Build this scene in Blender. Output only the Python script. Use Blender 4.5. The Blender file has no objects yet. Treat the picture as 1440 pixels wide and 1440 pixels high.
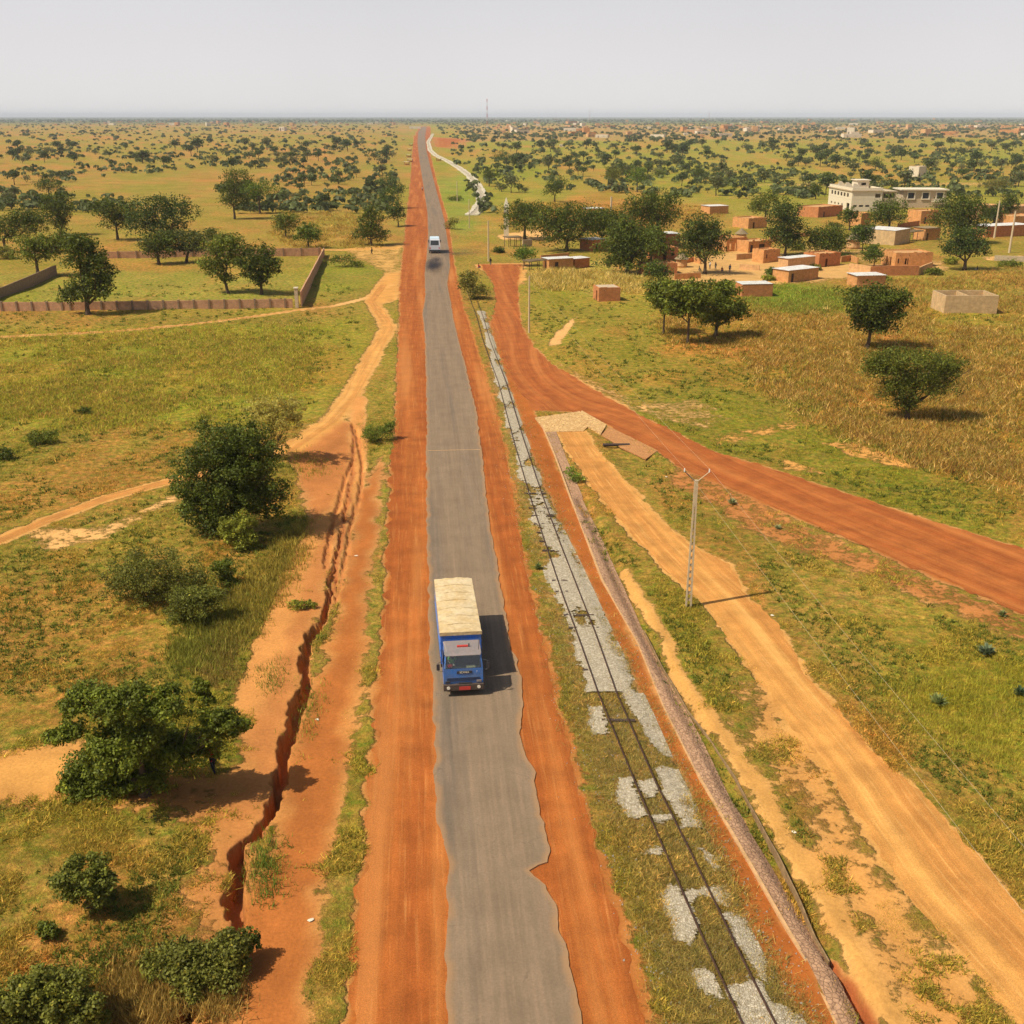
import bpy, bmesh, math, random
import numpy as np
from mathutils import Vector, Matrix
rng = np.random.default_rng(11); random.seed(11)
S = bpy.context.scene; COL = S.collection
# ------------------------------------------------------------------ camera geometry (pixels of a 1440 square photograph -> metres)
F = 1500.0; H = 33.4; P = math.atan(557/1500.0); cP, sP = math.cos(P), math.sin(P)
def G(u, v, z=0.0):
    a = (u-720)/F; b = (720-v)/F
    dy = cP+b*sP; dz = -sP+b*cP; t = (z-H)/dz
    return Vector((a*t, dy*t, z))
def Ga(pts, z=0.0):
    p = np.asarray(pts, float); a = (p[:, 0]-720)/F; b = (720-p[:, 1])/F
    dy = cP+b*sP; dz = -sP+b*cP; t = (z-H)/dz
    return np.stack([a*t, dy*t], 1)
def at_depth(u, v, Y):
    a = (u-720)/F; b = (720-v)/F; dy = cP+b*sP; t = Y/dy
    return Vector((a*t, Y, H+(-sP+b*cP)*t))
def zcam(p): return p.y*cP+(H-p.z)*sP
def ss(e0, e1, x):
    t = np.clip((x-e0)/(e1-e0), 0, 1); return t*t*(3-2*t)
# ------------------------------------------------------------------ value noise
_T = np.random.default_rng(3).random((256, 256))
def vnoise(x, y):
    xi = np.floor(x).astype(int); yi = np.floor(y).astype(int); fx = x-xi; fy = y-yi
    fx = fx*fx*(3-2*fx); fy = fy*fy*(3-2*fy)
    a = _T[xi & 255, yi & 255]; b = _T[(xi+1) & 255, yi & 255]; c = _T[xi & 255, (yi+1) & 255]; d = _T[(xi+1) & 255, (yi+1) & 255]
    return (a*(1-fx)+b*fx)*(1-fy)+(c*(1-fx)+d*fx)*fy
def fbm(x, y, o=4):
    s = 0; w = 1; t = 0
    for i in range(o):
        s = s+w*vnoise(x*2**i+17.3*i, y*2**i+5.1*i); t += w; w *= .5
    return s/t
# ------------------------------------------------------------------ distances to outlines
def seg_dist(X, Y, poly, closed=False, maxd=1e9):
    d = np.full(X.shape, 1e9)
    n = len(poly); m = n if closed else n-1
    for i in range(m):
        ax, ay = poly[i]; bx, by = poly[(i+1) % n]
        ex, ey = bx-ax, by-ay; L = ex*ex+ey*ey+1e-9
        t = np.clip(((X-ax)*ex+(Y-ay)*ey)/L, 0, 1)
        d = np.minimum(d, np.hypot(X-ax-t*ex, Y-ay-t*ey))
    return d
def inside(X, Y, poly):
    c = np.zeros(X.shape, bool); n = len(poly); j = n-1
    for i in range(n):
        xi, yi = poly[i]; xj, yj = poly[j]
        cond = ((yi > Y) != (yj > Y)) & (X < (xj-xi)*(Y-yi)/((yj-yi) if yj != yi else 1e-9)+xi)
        c ^= cond; j = i
    return c
def region(X, Y, poly, pad):
    return (X > poly[:, 0].min()-pad) & (X < poly[:, 0].max()+pad) & (Y > poly[:, 1].min()-pad) & (Y < poly[:, 1].max()+pad)
def poly_w(X, Y, poly, soft, grow=0.0):
    out = np.zeros(X.shape); m = region(X, Y, poly, soft+abs(grow)+1)
    if not m.any(): return out
    x, y = X[m], Y[m]; d = seg_dist(x, y, poly, True); sd = np.where(inside(x, y, poly), d, -d)+grow
    out[m] = ss(-soft, soft, sd); return out
def line_w(X, Y, line, hw, soft):
    out = np.zeros(X.shape); m = region(X, Y, line, hw+soft+1)
    if not m.any(): return out
    out[m] = 1-ss(hw-soft, hw+soft, seg_dist(X[m], Y[m], line)); return out
# ------------------------------------------------------------------ outlines traced once from the photograph
ROAD_L = [(626,1520),(627,1440),(628,1330),(631,1240),(629,1200),(622,1178),(615,1158),(612,1100),(611,1040),(608,960),(604,925),(603,850),(601,760),(600,700),(600,600),(599,520),(597,470),(594,440),(598,418),(597,385),(600,360),(602,330),(601,300),(596,265),(592,240),(589,220),(587,200),(588,186),(594,178)]
ROAD_R = [(832,1520),(818,1440),(810,1390),(797,1340),(790,1318),(781,1275),(772,1255),(768,1246),(757,1238),(744,1226),(757,1218),(770,1214),(771,1204),(767,1180),(760,1148),(755,1120),(751,1088),(741,1068),(733,1050),(733,1030),(737,1005),(735,970),(730,942),(727,930),(716,905),(712,870),(706,835),(699,800),(690,745),(684,700),(677,630),(669,575),(658,530),(652,505),(645,480),(638,450),(634,425),(629,400),(633,375),(631,350),(625,310),(617,280),(609,250),(604,230),(599,208),(598,190),(600,178)]
SHL = [(480,1520),(490,1440),(500,1300),(515,1200),(522,1100),(530,1000),(540,900),(545,800),(549,700),(553,640),(557,590),(560,500),(563,450),(563,400),(568,350),(573,300),(577,260),(580,220),(581,195),(590,178)]
SHR = [(925,1520),(905,1440),(882,1340),(860,1270),(838,1200),(815,1120),(796,1040),(778,960),(762,900),(745,830),(733,770),(722,700),(711,640),(699,590),(685,540),(672,500),(660,460),(650,430),(643,400),(638,370),(634,340),(630,310),(618,270),(609,235),(604,210),(606,178)]
SIDE_U = [(732,372),(727,400),(728,430),(732,455),(747,485),(775,512),(830,545),(900,585),(960,613),(1000,634),(1080,658),(1170,688),(1260,718),(1350,745),(1440,772),(1600,815)]
SIDE_D = [(676,372),(694,398),(699,425),(693,450),(700,482),(714,522),(733,552),(752,577),(805,579),(852,596),(920,632),(960,657),(1060,700),(1130,732),(1200,760),(1300,805),(1440,862),(1600,925)]
TRK_L = [(783,608),(800,636),(825,672),(850,708),(890,752),(925,790),(968,830),(1008,872),(1050,930),(1090,988),(1140,1050),(1190,1120),(1240,1195),(1300,1280),(1380,1372),(1430,1440),(1490,1520)]
TRK_R = [(822,606),(838,630),(862,660),(892,690),(930,735),(985,775),(1028,795),(1045,830),(1098,888),(1135,950),(1178,1000),(1232,1060),(1292,1112),(1345,1170),(1440,1285),(1520,1385),(1600,1480)]
BAL_L = [(1005,1520),(985,1440),(955,1360),(925,1280),(890,1190),(862,1110),(825,1010),(800,930),(780,860),(762,790),(745,735),(728,670),(712,610),(700,560),(688,510),(676,455),(668,438)]
BAL_R = [(1175,1520),(1130,1440),(1090,1380),(1045,1290),(985,1150),(950,1080),(915,1000),(880,930),(848,862),(815,790),(785,730),(760,670),(742,620),(725,570),(708,520),(692,470),(682,438)]
RAIL_L = [(1082,1520),(1042,1440),(1007,1365),(972,1287),(930,1190),(892,1101),(842,980),(812,895),(791,839),(768,770),(745,700),(720,613),(701,540),(679,480),(670,445),(662,425),(652,398)]
RAIL_R = [(1133,1520),(1088,1440),(1050,1365),(1012,1287),(965,1190),(924,1108),(868,980),(838,895),(816,839),(789,770),(763,700),(734,613),(712,540),(689,480),(679,445),(671,425),(661,398)]
FARRAIL = [(663,303),(672,295),(677,285),(678,275),(672,262),(660,247),(645,236),(628,226),(613,219),(605,212),(602,200),(609,188)]
CURB = [(1215,1520),(1170,1427),(1135,1355),(1099,1293),(1055,1216),(984,1095),(933,993),(897,905),(847,817),(802,700),(780,640),(762,598)]
STONE_R = [(1262,1520),(1208,1440),(1157,1341),(1099,1245),(1020,1117),(960,1000),(902,889),(858,792),(816,700),(793,645),(775,600)]
THIN = [(1166,1352),(1147,1319),(1120,1255),(1093,1200),(1062,1145),(1035,1095),(1000,1042),(968,1000),(930,935),(905,886)]
CHAN = [(1345,1520),(1262,1440),(1230,1395),(1188,1300),(1150,1235),(1112,1180),(1062,1105),(1022,1050),(990,1005),(955,945),(928,885),(897,835),(878,800)]
GULLY = [(258,1530),(262,1440),(263,1410),(262,1380),(285,1350),(320,1325),(332,1300),(330,1262),(336,1235),(337,1215),(330,1200),(341,1189),(360,1176),(381,1146),(392,1107),(397,1067),(403,1037),(414,1012),(418,988),(433,957),(428,925),(436,894),(451,880),(463,842),(471,799),(476,770),(484,728),(490,690),(495,660),(497,630),(496,597)]
RILL = [(497,640),(486,668),(478,700),(470,728),(462,760),(458,800)]
RILLB = [(500,600),(510,650),(505,700),(492,740),(487,780),(478,820),(470,850)]
INNER = [(1146,1340),(1100,1262),(1050,1175),(1010,1110),(975,1052),(940,990),(910,930),(885,880),(866,835)]
CRACK = [(1165,1350),(1182,1366),(1196,1385),(1212,1415),(1228,1442),(1250,1490)]
PATH_A = [(-60,778),(0,760),(70,730),(150,700),(230,679),(300,664)]
PATH_B = [(-60,478),(0,474),(80,470),(160,466),(270,456),(350,446),(420,436),(470,430),(520,418),(548,400)]
PATH_C = [(556,385),(540,400),(522,424),(540,448),(546,462),(528,492),(505,535),(490,562),(465,592),(430,616),(400,636)]
PATH_D = [(505,560),(503,600),(506,640),(495,680),(480,715),(450,735),(432,770),(415,810),(400,860),(375,920),(352,985)]
PATH_E = [(450,352),(500,350),(560,347)]
APRON = [(752,588),(815,579),(853,600),(920,632),(905,645),(872,628),(842,610),(812,594),(800,606),(770,606)]
W = {k: Ga(v) for k, v in dict(ROAD_L=ROAD_L, ROAD_R=ROAD_R, SHL=SHL, SHR=SHR, SIDE_U=SIDE_U, SIDE_D=SIDE_D, TRK_L=TRK_L, TRK_R=TRK_R, BAL_L=BAL_L, BAL_R=BAL_R,
     CURB=CURB, STONE_R=STONE_R, THIN=THIN, CHAN=CHAN, GULLY=GULLY, RILL=RILL, RILLB=RILLB, INNER=INNER, CRACK=CRACK, PATH_A=PATH_A, PATH_B=PATH_B, PATH_C=PATH_C, PATH_D=PATH_D, PATH_E=PATH_E, APRON=APRON, FARRAIL=FARRAIL).items()}
def band(a, b): return np.concatenate([W[a], W[b][::-1]])
CORR = band('SHL', 'SHR'); SIDE = band('SIDE_U', 'SIDE_D'); TRK = band('TRK_L', 'TRK_R'); BAL = band('BAL_L', 'BAL_R')
# soil and plant colours (the things' own colour, sunlit or not)
LAT = (.375, .110, .021); LATR = (.39, .118, .026); SAND = (.60, .285, .068); PALE = (.68, .37, .12); BROWN = (.42, .17, .042); TAN = (.55, .31, .10)
GREEN = (.275, .222, .026); BRIGHT = (.315, .265, .026); OLIVE = (.325, .228, .036); DRY = (.40, .26, .055); CROP = (.40, .215, .034); DARKV = (.10, .12, .03)
# zones: (outline px, colour, softness m, strength)
VEG = [
 ([(-300,470),(440,455),(520,440),(520,520),(480,560),(430,600),(380,600),(270,655),(-300,700)], BRIGHT, 4, .75),
 ([(-300,500),(430,480),(420,540),(330,600),(180,590),(-300,600)], (.27,.25,.022), 5, .45),
 ([(-300,600),(380,600),(270,665),(0,760),(-300,820)], OLIVE, 3, .8),
 ([(-300,740),(260,690),(330,760),(400,760),(330,900),(330,1060),(200,1440),(-300,1440)], (.33,.24,.036), 3, .8),
 ([(-100,1180),(300,1180),(300,1440),(-100,1500)], (.36,.23,.045), 3, .6),
 ([(300,830),(430,700),(430,820),(370,900),(300,1000),(200,900)], (.32,.25,.035), 2, .8),
 ([(-200,400),(90,380),(420,385),(450,360),(425,425),(0,432),(-200,440)], (.31,.265,.04), 5, .9),
 ([(430,430),(450,365),(540,375),(500,410),(450,425)], (.27,.25,.03), 4, .8),
 ([(-300,340),(560,330),(560,345),(-300,370)], (.38,.22,.04), 8, .5),
 ([(640,190),(1700,200),(1700,300),(1000,300),(700,330),(640,260)], (.32,.265,.038), 15, .9),
 ([(610,250),(650,240),(680,300),(660,330),(640,330)], (.26,.28,.04), 4, .8),
 ([(690,300),(840,270),(1000,300),(1000,320),(700,330)], (.38,.20,.035), 8, .7),
 ([(740,400),(860,380),(1000,400),(960,480),(900,590),(800,540),(745,490)], (.325,.25,.032), 4, .9),
 ([(740,380),(860,360),(900,395),(840,415),(745,400)], (.42,.30,.06), 3, .9),
 ([(960,470),(1080,490),(1180,600),(1300,640),(1440,690),(1440,770),(1170,690),(1000,635),(900,585)], GREEN, 3, .9),
 ([(1000,410),(1100,400),(1300,430),(1440,440),(1700,440),(1700,720),(1440,690),(1300,645),(1180,600),(1080,510),(940,490),(930,450)], CROP, 4, .95),
 ([(1040,400),(1130,400),(1200,415),(1190,440),(1080,440)], (.20,.245,.02), 4, .9),
 ([(1300,430),(1440,440),(1700,440),(1700,520),(1440,500),(1390,500),(1300,450)], (.30,.25,.03), 5, .7),
 ([(1100,700),(1440,880),(1700,960),(1700,1440),(1440,1240),(1290,1090),(1130,930),(1030,800),(960,700)], (.38,.25,.045), 3, .9),
 ([(1240,940),(1440,930),(1600,960),(1600,1200),(1440,1120),(1280,1020)], BRIGHT, 3, .6),
 ([(870,770),(950,830),(1000,880),(1010,960),(940,920)], (.30,.225,.03), 1.5, .8),
 ([(960,690),(1000,700),(1100,780),(1140,860),(1060,790),(985,770),(930,730)], (.29,.23,.03), 1.5, .8),
 ([(560,1440),(420,1440),(450,1200),(490,1000),(520,800),(545,600),(556,600),(545,800),(530,1000),(510,1200)], (.38,.26,.045), 1, .8),
]
# bare soil: (outline px or key, colour, softness m, amount)
BARE = [
 ([(-100,1060),(60,1070),(130,1060),(300,1080),(400,1020),(410,1060),(390,1120),(330,1180),(310,1440),(480,1600),(300,1600),(-100,1560),(-100,1440),(240,1440),(250,1300),(300,1200),(220,1140),(100,1110),(-100,1150)], BROWN, 2.0, .75),
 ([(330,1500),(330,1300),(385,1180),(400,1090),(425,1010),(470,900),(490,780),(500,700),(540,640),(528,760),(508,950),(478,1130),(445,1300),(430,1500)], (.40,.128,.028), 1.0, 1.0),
 ([(352,985),(395,850),(440,740),(500,690),(480,760),(462,845),(440,890),(428,930),(415,990),(392,1107),(330,1195),(320,1290),(300,1280),(340,1100)], (.47,.18,.048), 1.2, .95),
 ([(400,625),(470,590),(497,595),(495,690),(440,740),(420,680)], (.46,.17,.045), 1.0, .95),
 ([(-100,1040),(0,1070),(100,1050),(130,1080),(60,1130),(-100,1120)], SAND, 1.5, 1.0),
 ([(545,380),(562,380),(562,420),(530,430),(518,420)], SAND, 1.5, 1.0),
 ([(480,350),(566,342),(566,395),(520,372)], (.55,.30,.08), 2, .6),
 ([(668,372),(740,370),(735,400),(700,405)], SAND, 2, 1.0),
 ([(700,330),(760,322),(770,336),(705,336)], PALE, 2, 1.0),
 ([(640,385),(690,380),(720,440),(690,440),(650,430)], (.26,.23,.05), 2, .0),
 ([(960,640),(1060,700),(1130,735),(1300,805),(1440,865),(1700,960),(1700,1010),(1440,905),(1250,825),(1150,782),(1060,750),(980,700),(930,680)], (.44,.17,.045), 1.2, .58),
 ([(1380,360),(1380,366),(1700,366),(1700,358)], PALE, 2, .6),
 ([(940,372),(1060,345),(1150,372),(1320,368),(1330,380),(1100,400),(1040,398),(950,400)], TAN, 4, .85),
 ([(1100,345),(1300,350),(1300,366),(1100,372)], TAN, 4, .5),
 ([(780,470),(812,445),(805,455),(788,485),(770,487)], PALE, .6, 1.0),
 ([(780,505),(850,540),(900,560),(990,600),(900,582),(820,545)], PALE, 1.2, .5),
 ([(900,562),(980,560),(1020,585),(990,605),(930,590)], TAN, 1.8, .52),
 ([(990,612),(1150,585),(1180,590),(1010,625)], SAND, .8, .5),
 ([(1150,620),(1200,620),(1300,655),(1290,662),(1190,640)], SAND, .8, .6),
 ([(1090,640),(1150,655),(1170,668),(1100,660)], SAND, .8, .55),
 ([(40,745),(150,735),(260,690),(255,700),(150,755),(60,775)], PALE, 1.0, .6),
 ([(-50,1330),(200,1440),(200,1500),(-50,1500)], BROWN, 2.0, .5),
 ([(1060,960),(1110,985),(1240,1200),(1440,1440),(1560,1600),(1330,1600),(1200,1360),(1120,1180),(1050,1060),(1020,990)], (.56,.26,.065), 2.6, .72),
 ([(640,440),(690,500),(710,560),(700,580),(675,520),(640,450)], SAND, .6, .7),
 ([(-300,225),(560,225),(560,236),(-300,240)], (.42,.22,.06), 15, .28),
 ([(-300,176),(590,176),(590,190),(-300,190)], (.42,.24,.08), 40, .38),
 ([(640,176),(1700,176),(1700,192),(640,200)], (.48,.26,.10), 40, .5),
 ([(605,192),(660,196),(640,210),(606,206)], LAT, 20, .9),
 ([(1040,262),(1440,262),(1440,256),(1040,257)], PALE, 6, .5),
]
BARE_LINES = [('PATH_A', SAND, .9, .5, 1.0), ('PATH_B', PALE, .8, .5, 1.0), ('PATH_C', SAND, 1.4, .9, 1.0), ('PATH_D', (.58,.25,.065), .9, .6, 1.0), ('PATH_E', SAND, 1.5, 1.0, .95),
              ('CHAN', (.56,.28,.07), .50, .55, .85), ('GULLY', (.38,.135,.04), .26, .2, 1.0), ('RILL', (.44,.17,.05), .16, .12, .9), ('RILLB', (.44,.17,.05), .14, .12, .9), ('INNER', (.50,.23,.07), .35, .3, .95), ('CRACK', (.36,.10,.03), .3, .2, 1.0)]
VEGW = [(Ga([(u, max(v, 164.2)) for u, v in p]), np.array(c), s, k) for p, c, s, k in VEG]
BAREW = [(Ga([(u, max(v, 164.2)) for u, v in p]), np.array(c), s, k) for p, c, s, k in BARE]
DITCH = np.array([(a+b)/2 for a, b in zip(Ga([(1262,1520),(1208,1440),(1157,1341),(1099,1245),(1020,1117),(960,1000),(902,889),(858,792),(816,700)]),
                                          Ga([(1330,1520),(1240,1440),(1190,1341),(1135,1245),(1050,1117),(975,1000),(915,889),(868,792),(822,700)]))])
def flat_w(X, Y):
    m = np.zeros(X.shape)
    for poly in (CORR, SIDE, TRK, BAL): m = np.maximum(m, poly_w(X, Y, poly, 1.0, 1.4))
    for k, hw in (('PATH_A', 1.2), ('PATH_B', 1.2), ('PATH_C', 2.6)): m = np.maximum(m, line_w(X, Y, W[k], hw+1.2, 1.0))
    m = np.maximum(m, line_w(X, Y, W['FARRAIL'], 6, 2))
    return m
def hgt(X, Y, full=True):
    X = np.atleast_1d(np.asarray(X, float)); Y = np.atleast_1d(np.asarray(Y, float))
    z = (fbm(X/14+50, Y/14+50, 3)-.5)*.9+(fbm(X/2.2+9, Y/2.2, 3)-.5)*.16
    z = z*ss(0, 20, Y)*(1-ss(300, 600, Y))-.05
    z = z*(1-flat_w(X, Y))
    if full:
        n = (fbm(X*1.3, Y*1.3, 5)-.5)
        m = region(X, Y, W['GULLY'], 4)
        if m.any():
            wd = .12+.32*ss(88, 48, Y[m]); wd = wd*(.30+1.05*fbm(X[m]*.3, Y[m]*.3, 3))
            d = seg_dist(X[m], Y[m], W['GULLY'])+n[m]*.85
            z[m] -= (.30+.85*ss(88, 50, Y[m]))*(1-ss(wd*.75, wd*1.2, d))
        for kq in ('RILL', 'RILLB'):
            m = region(X, Y, W[kq], 2)
            if m.any():
                d = seg_dist(X[m], Y[m], W[kq])+n[m]*.6
                z[m] -= .28*(1-ss(.10, .28, d))
        m = region(X, Y, DITCH, 4)
        if m.any():
            d = seg_dist(X[m], Y[m], DITCH)+n[m]*.12
            z[m] -= .36*(1-ss(.12, .95, d))
        m = region(X, Y, W['CRACK'], 2)
        if m.any():
            d = seg_dist(X[m], Y[m], W['CRACK'])+n[m]*.2
            z[m] -= .5*(1-ss(.1, .3, d))
        wa = poly_w(X, Y, W['APRON'], .5)
    return z
def h1(x, y): return float(hgt([x], [y])[0])
def ground_eval(X, Y):
    n = X.shape[0]
    left = ss(12, -12, X+Y*0.087)
    far = ss(250, 700, Y)
    veg = np.zeros((n, 3))+np.array(OLIVE)
    farc = np.array((.335, .235, .042))*left[:, None]+np.array((.32, .255, .036))*(1-left[:, None])
    veg = veg*(1-far[:, None])+farc*far[:, None]
    for p, c, s, k in VEGW:
        w = (poly_w(X+(fbm(X/6, Y/6, 2)-.5)*s*1.2, Y, p, s)*k)[:, None]; veg = veg*(1-w)+c*w
    # patches of different growth
    q = fbm(X/9+3, Y/16, 4)[:, None]; q2 = fbm(X/45+7, Y/110, 3)[:, None]
    g = np.array((.90, .97, .76)); r = np.array((1.22, .96, 1.12))
    a = ss(.50, .72, q); b = ss(.50, .28, q)
    veg = veg*(1-a+a*g)*(1-b+b*r)
    a = ss(.52, .70, q2)*far[:, None]; b = ss(.48, .30, q2)*far[:, None]
    veg = veg*(1-a+a*np.array((.86, .98, .78)))*(1-b+b*np.array((1.15, .92, 1.1)))
    veg = veg*np.array((.93, 1.0, .88)); w = ss(3500, 7000, Y)[:, None]; veg = veg*(1-w)+np.array(DARKV)*w
    bare = .18+.34*(fbm(X/5+30, Y/7+11, 4)-.5)-.10*far
    dirt = np.zeros((n, 3))+np.array(TAN)
    lf = ss(0, -14, X)[:, None]*ss(85, 60, Y)[:, None]; dirt = dirt*(1-lf)+np.array((.56, .27, .07))*lf
    bare = bare+lf[:, 0]*.09
    def lay(w, c, amt):
        nonlocal dirt, bare
        dirt = dirt*(1-w[:, None])+np.array(c)*w[:, None]
        bare = bare*(1-w)+np.maximum(bare*(amt < 1)*.3, amt)*w
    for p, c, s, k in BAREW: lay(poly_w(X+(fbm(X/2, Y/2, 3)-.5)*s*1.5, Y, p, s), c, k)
    # worn strip between the side road and the track, verges
    jx = (fbm(X/1.5+4, Y/1.5, 3)-.5)
    lay(poly_w(X+jx*.8, Y, np.concatenate([W['BAL_R'], W['CURB'][::-1]]), .4, .1), LAT, .98)
    vb = np.concatenate([W['SHR'][:20], W['BAL_L'][::-1]]); w = poly_w(X, Y, vb, .5)
    lay(w, (.47, .19, .045), .40)
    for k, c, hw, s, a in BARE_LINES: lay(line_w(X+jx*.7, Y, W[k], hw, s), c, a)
    wb = poly_w(X+jx*.6, Y, BAL, .6, .2)[:, None]; veg = veg*(1-wb)+np.array((.37, .255, .055))*wb; lay(poly_w(X+jx*.6, Y, BAL, .4, -.1), (.36, .25, .12), .40)
    for poly, c in ((TRK, SAND), (SIDE, LATR), (CORR, LAT)): lay(poly_w(X+jx*.9, Y, poly, .5, .15), c, 1.05)
    w = poly_w(X, Y, TRK, .3, 0); mid = line_w(X+jx, Y, (W['TRK_L']+W['TRK_R'])/2, .3, .35)
    bare = np.where(mid*w > .3, bare*(1-.45*mid), bare)
    return veg, dirt, np.clip(bare, 0, 1.2)
# ------------------------------------------------------------------ materials
def mat(name, rough=.9, spec=.2):
    m = bpy.data.materials.new(name); m.use_nodes = True; b = m.node_tree.nodes['Principled BSDF']
    b.inputs['Roughness'].default_value = rough; b.inputs['Specular IOR Level'].default_value = spec
    return m, m.node_tree, b
def N(nt, t, **kw):
    n = nt.nodes.new(t)
    for k, v in kw.items(): setattr(n, k, v)
    return n
def noise(nt, vec, scale, detail=4, rough=.55):
    n = N(nt, 'ShaderNodeTexNoise'); n.inputs['Scale'].default_value = scale; n.inputs['Detail'].default_value = detail; n.inputs['Roughness'].default_value = rough
    nt.links.new(vec, n.inputs['Vector']); return n.outputs['Fac']
def mr(nt, x, a, b, c, d, smooth=False):
    n = N(nt, 'ShaderNodeMapRange'); n.clamp = True
    if smooth: n.interpolation_type = 'SMOOTHSTEP'
    nt.links.new(x, n.inputs[0])
    for i, v in enumerate((a, b, c, d)): n.inputs[1+i].default_value = v
    return n.outputs[0]
def mth(nt, op, a, b=None, c=None):
    n = N(nt, 'ShaderNodeMath', operation=op)
    for i, v in enumerate((a, b, c)):
        if v is None: continue
        if isinstance(v, (int, float)): n.inputs[i].default_value = v
        else: nt.links.new(v, n.inputs[i])
    return n.outputs[0]
def mixc(nt, f, a, b, mode='MIX'):
    n = N(nt, 'ShaderNodeMix', data_type='RGBA', blend_type=mode)
    for i, v in ((0, f), (6, a), (7, b)):
        if isinstance(v, (int, float)): n.inputs[i].default_value = v
        elif isinstance(v, tuple): n.inputs[i].default_value = v if len(v) == 4 else (*v, 1)
        else: nt.links.new(v, n.inputs[i])
    return n.outputs[2]
def scalec(nt, col, fac):
    n = N(nt, 'ShaderNodeVectorMath', operation='SCALE'); nt.links.new(col, n.inputs[0])
    if isinstance(fac, (int, float)): n.inputs['Scale'].default_value = fac
    else: nt.links.new(fac, n.inputs['Scale'])
    return n.outputs[0]
def bump(nt, b, h, strength, dist):
    n = N(nt, 'ShaderNodeBump'); n.inputs['Strength'].default_value = strength; n.inputs['Distance'].default_value = dist
    nt.links.new(h, n.inputs['Height']); nt.links.new(n.outputs[0], b.inputs['Normal'])
def attr(nt, name):
    n = N(nt, 'ShaderNodeAttribute'); n.attribute_name = name; return n
def objco(nt): return N(nt, 'ShaderNodeTexCoord').outputs['Object']
def mat_ground():
    m, nt, b = mat('savanna_soil', .95, .1); co = objco(nt)
    veg = attr(nt, 'veg').outputs['Color']; dirt = attr(nt, 'dirt').outputs['Color']; bare = attr(nt, 'bare').outputs['Fac']
    n1 = noise(nt, co, 1.6, 6, .68); n2 = noise(nt, co, 6, 5, .75); n3 = noise(nt, co, .35, 5, .6); n4 = noise(nt, co, .09, 4, .6)
    # patchy cover: noise pushes the threshold
    s = mth(nt, 'ADD', bare, mth(nt, 'MULTIPLY', mth(nt, 'SUBTRACT', n1, .5), 1.15))
    s = mth(nt, 'ADD', s, mth(nt, 'MULTIPLY', mth(nt, 'SUBTRACT', n3, .5), .7))
    f = mr(nt, s, .40, .62, 0, 1, True)
    gv = mr(nt, n2, .28, .72, .50, 1.45); gv2 = mr(nt, n1, .33, .67, .62, 1.38); gv3 = mr(nt, n4, .3, .7, .82, 1.18)
    vg = scalec(nt, scalec(nt, scalec(nt, veg, gv), gv2), gv3)
    n6 = noise(nt, co, 1.1, 4, .75); hv = mixc(nt, mr(nt, n6, .36, .64, 0, 1), (1.5, 1.08, 1.5, 1), (.60, .86, .6, 1)); vg = mixc(nt, 1.0, vg, hv, 'MULTIPLY'); n5 = noise(nt, co, 1.5, 3, .7); vg = mixc(nt, mr(nt, n5, .56, .66, 0, .6, True), vg, scalec(nt, veg, .42)); vg = mixc(nt, mr(nt, n3, .52, .70, 0, .22, True), vg, scalec(nt, dirt, .75))
    dn = mth(nt, 'MULTIPLY', mr(nt, n2, .3, .7, .80, 1.18), mr(nt, n3, .3, .7, .82, 1.14))
    dt = scalec(nt, dirt, dn)
    c = mixc(nt, f, vg, dt); nt.links.new(c, b.inputs['Base Color'])
    hh = mth(nt, 'ADD', mth(nt, 'MULTIPLY', n2, mr(nt, f, 0, 1, .16, .03)), mth(nt, 'MULTIPLY', n1, mr(nt, f, 0, 1, .35, .07)))
    bump(nt, b, hh, .9, 1.0)
    return m
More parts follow.
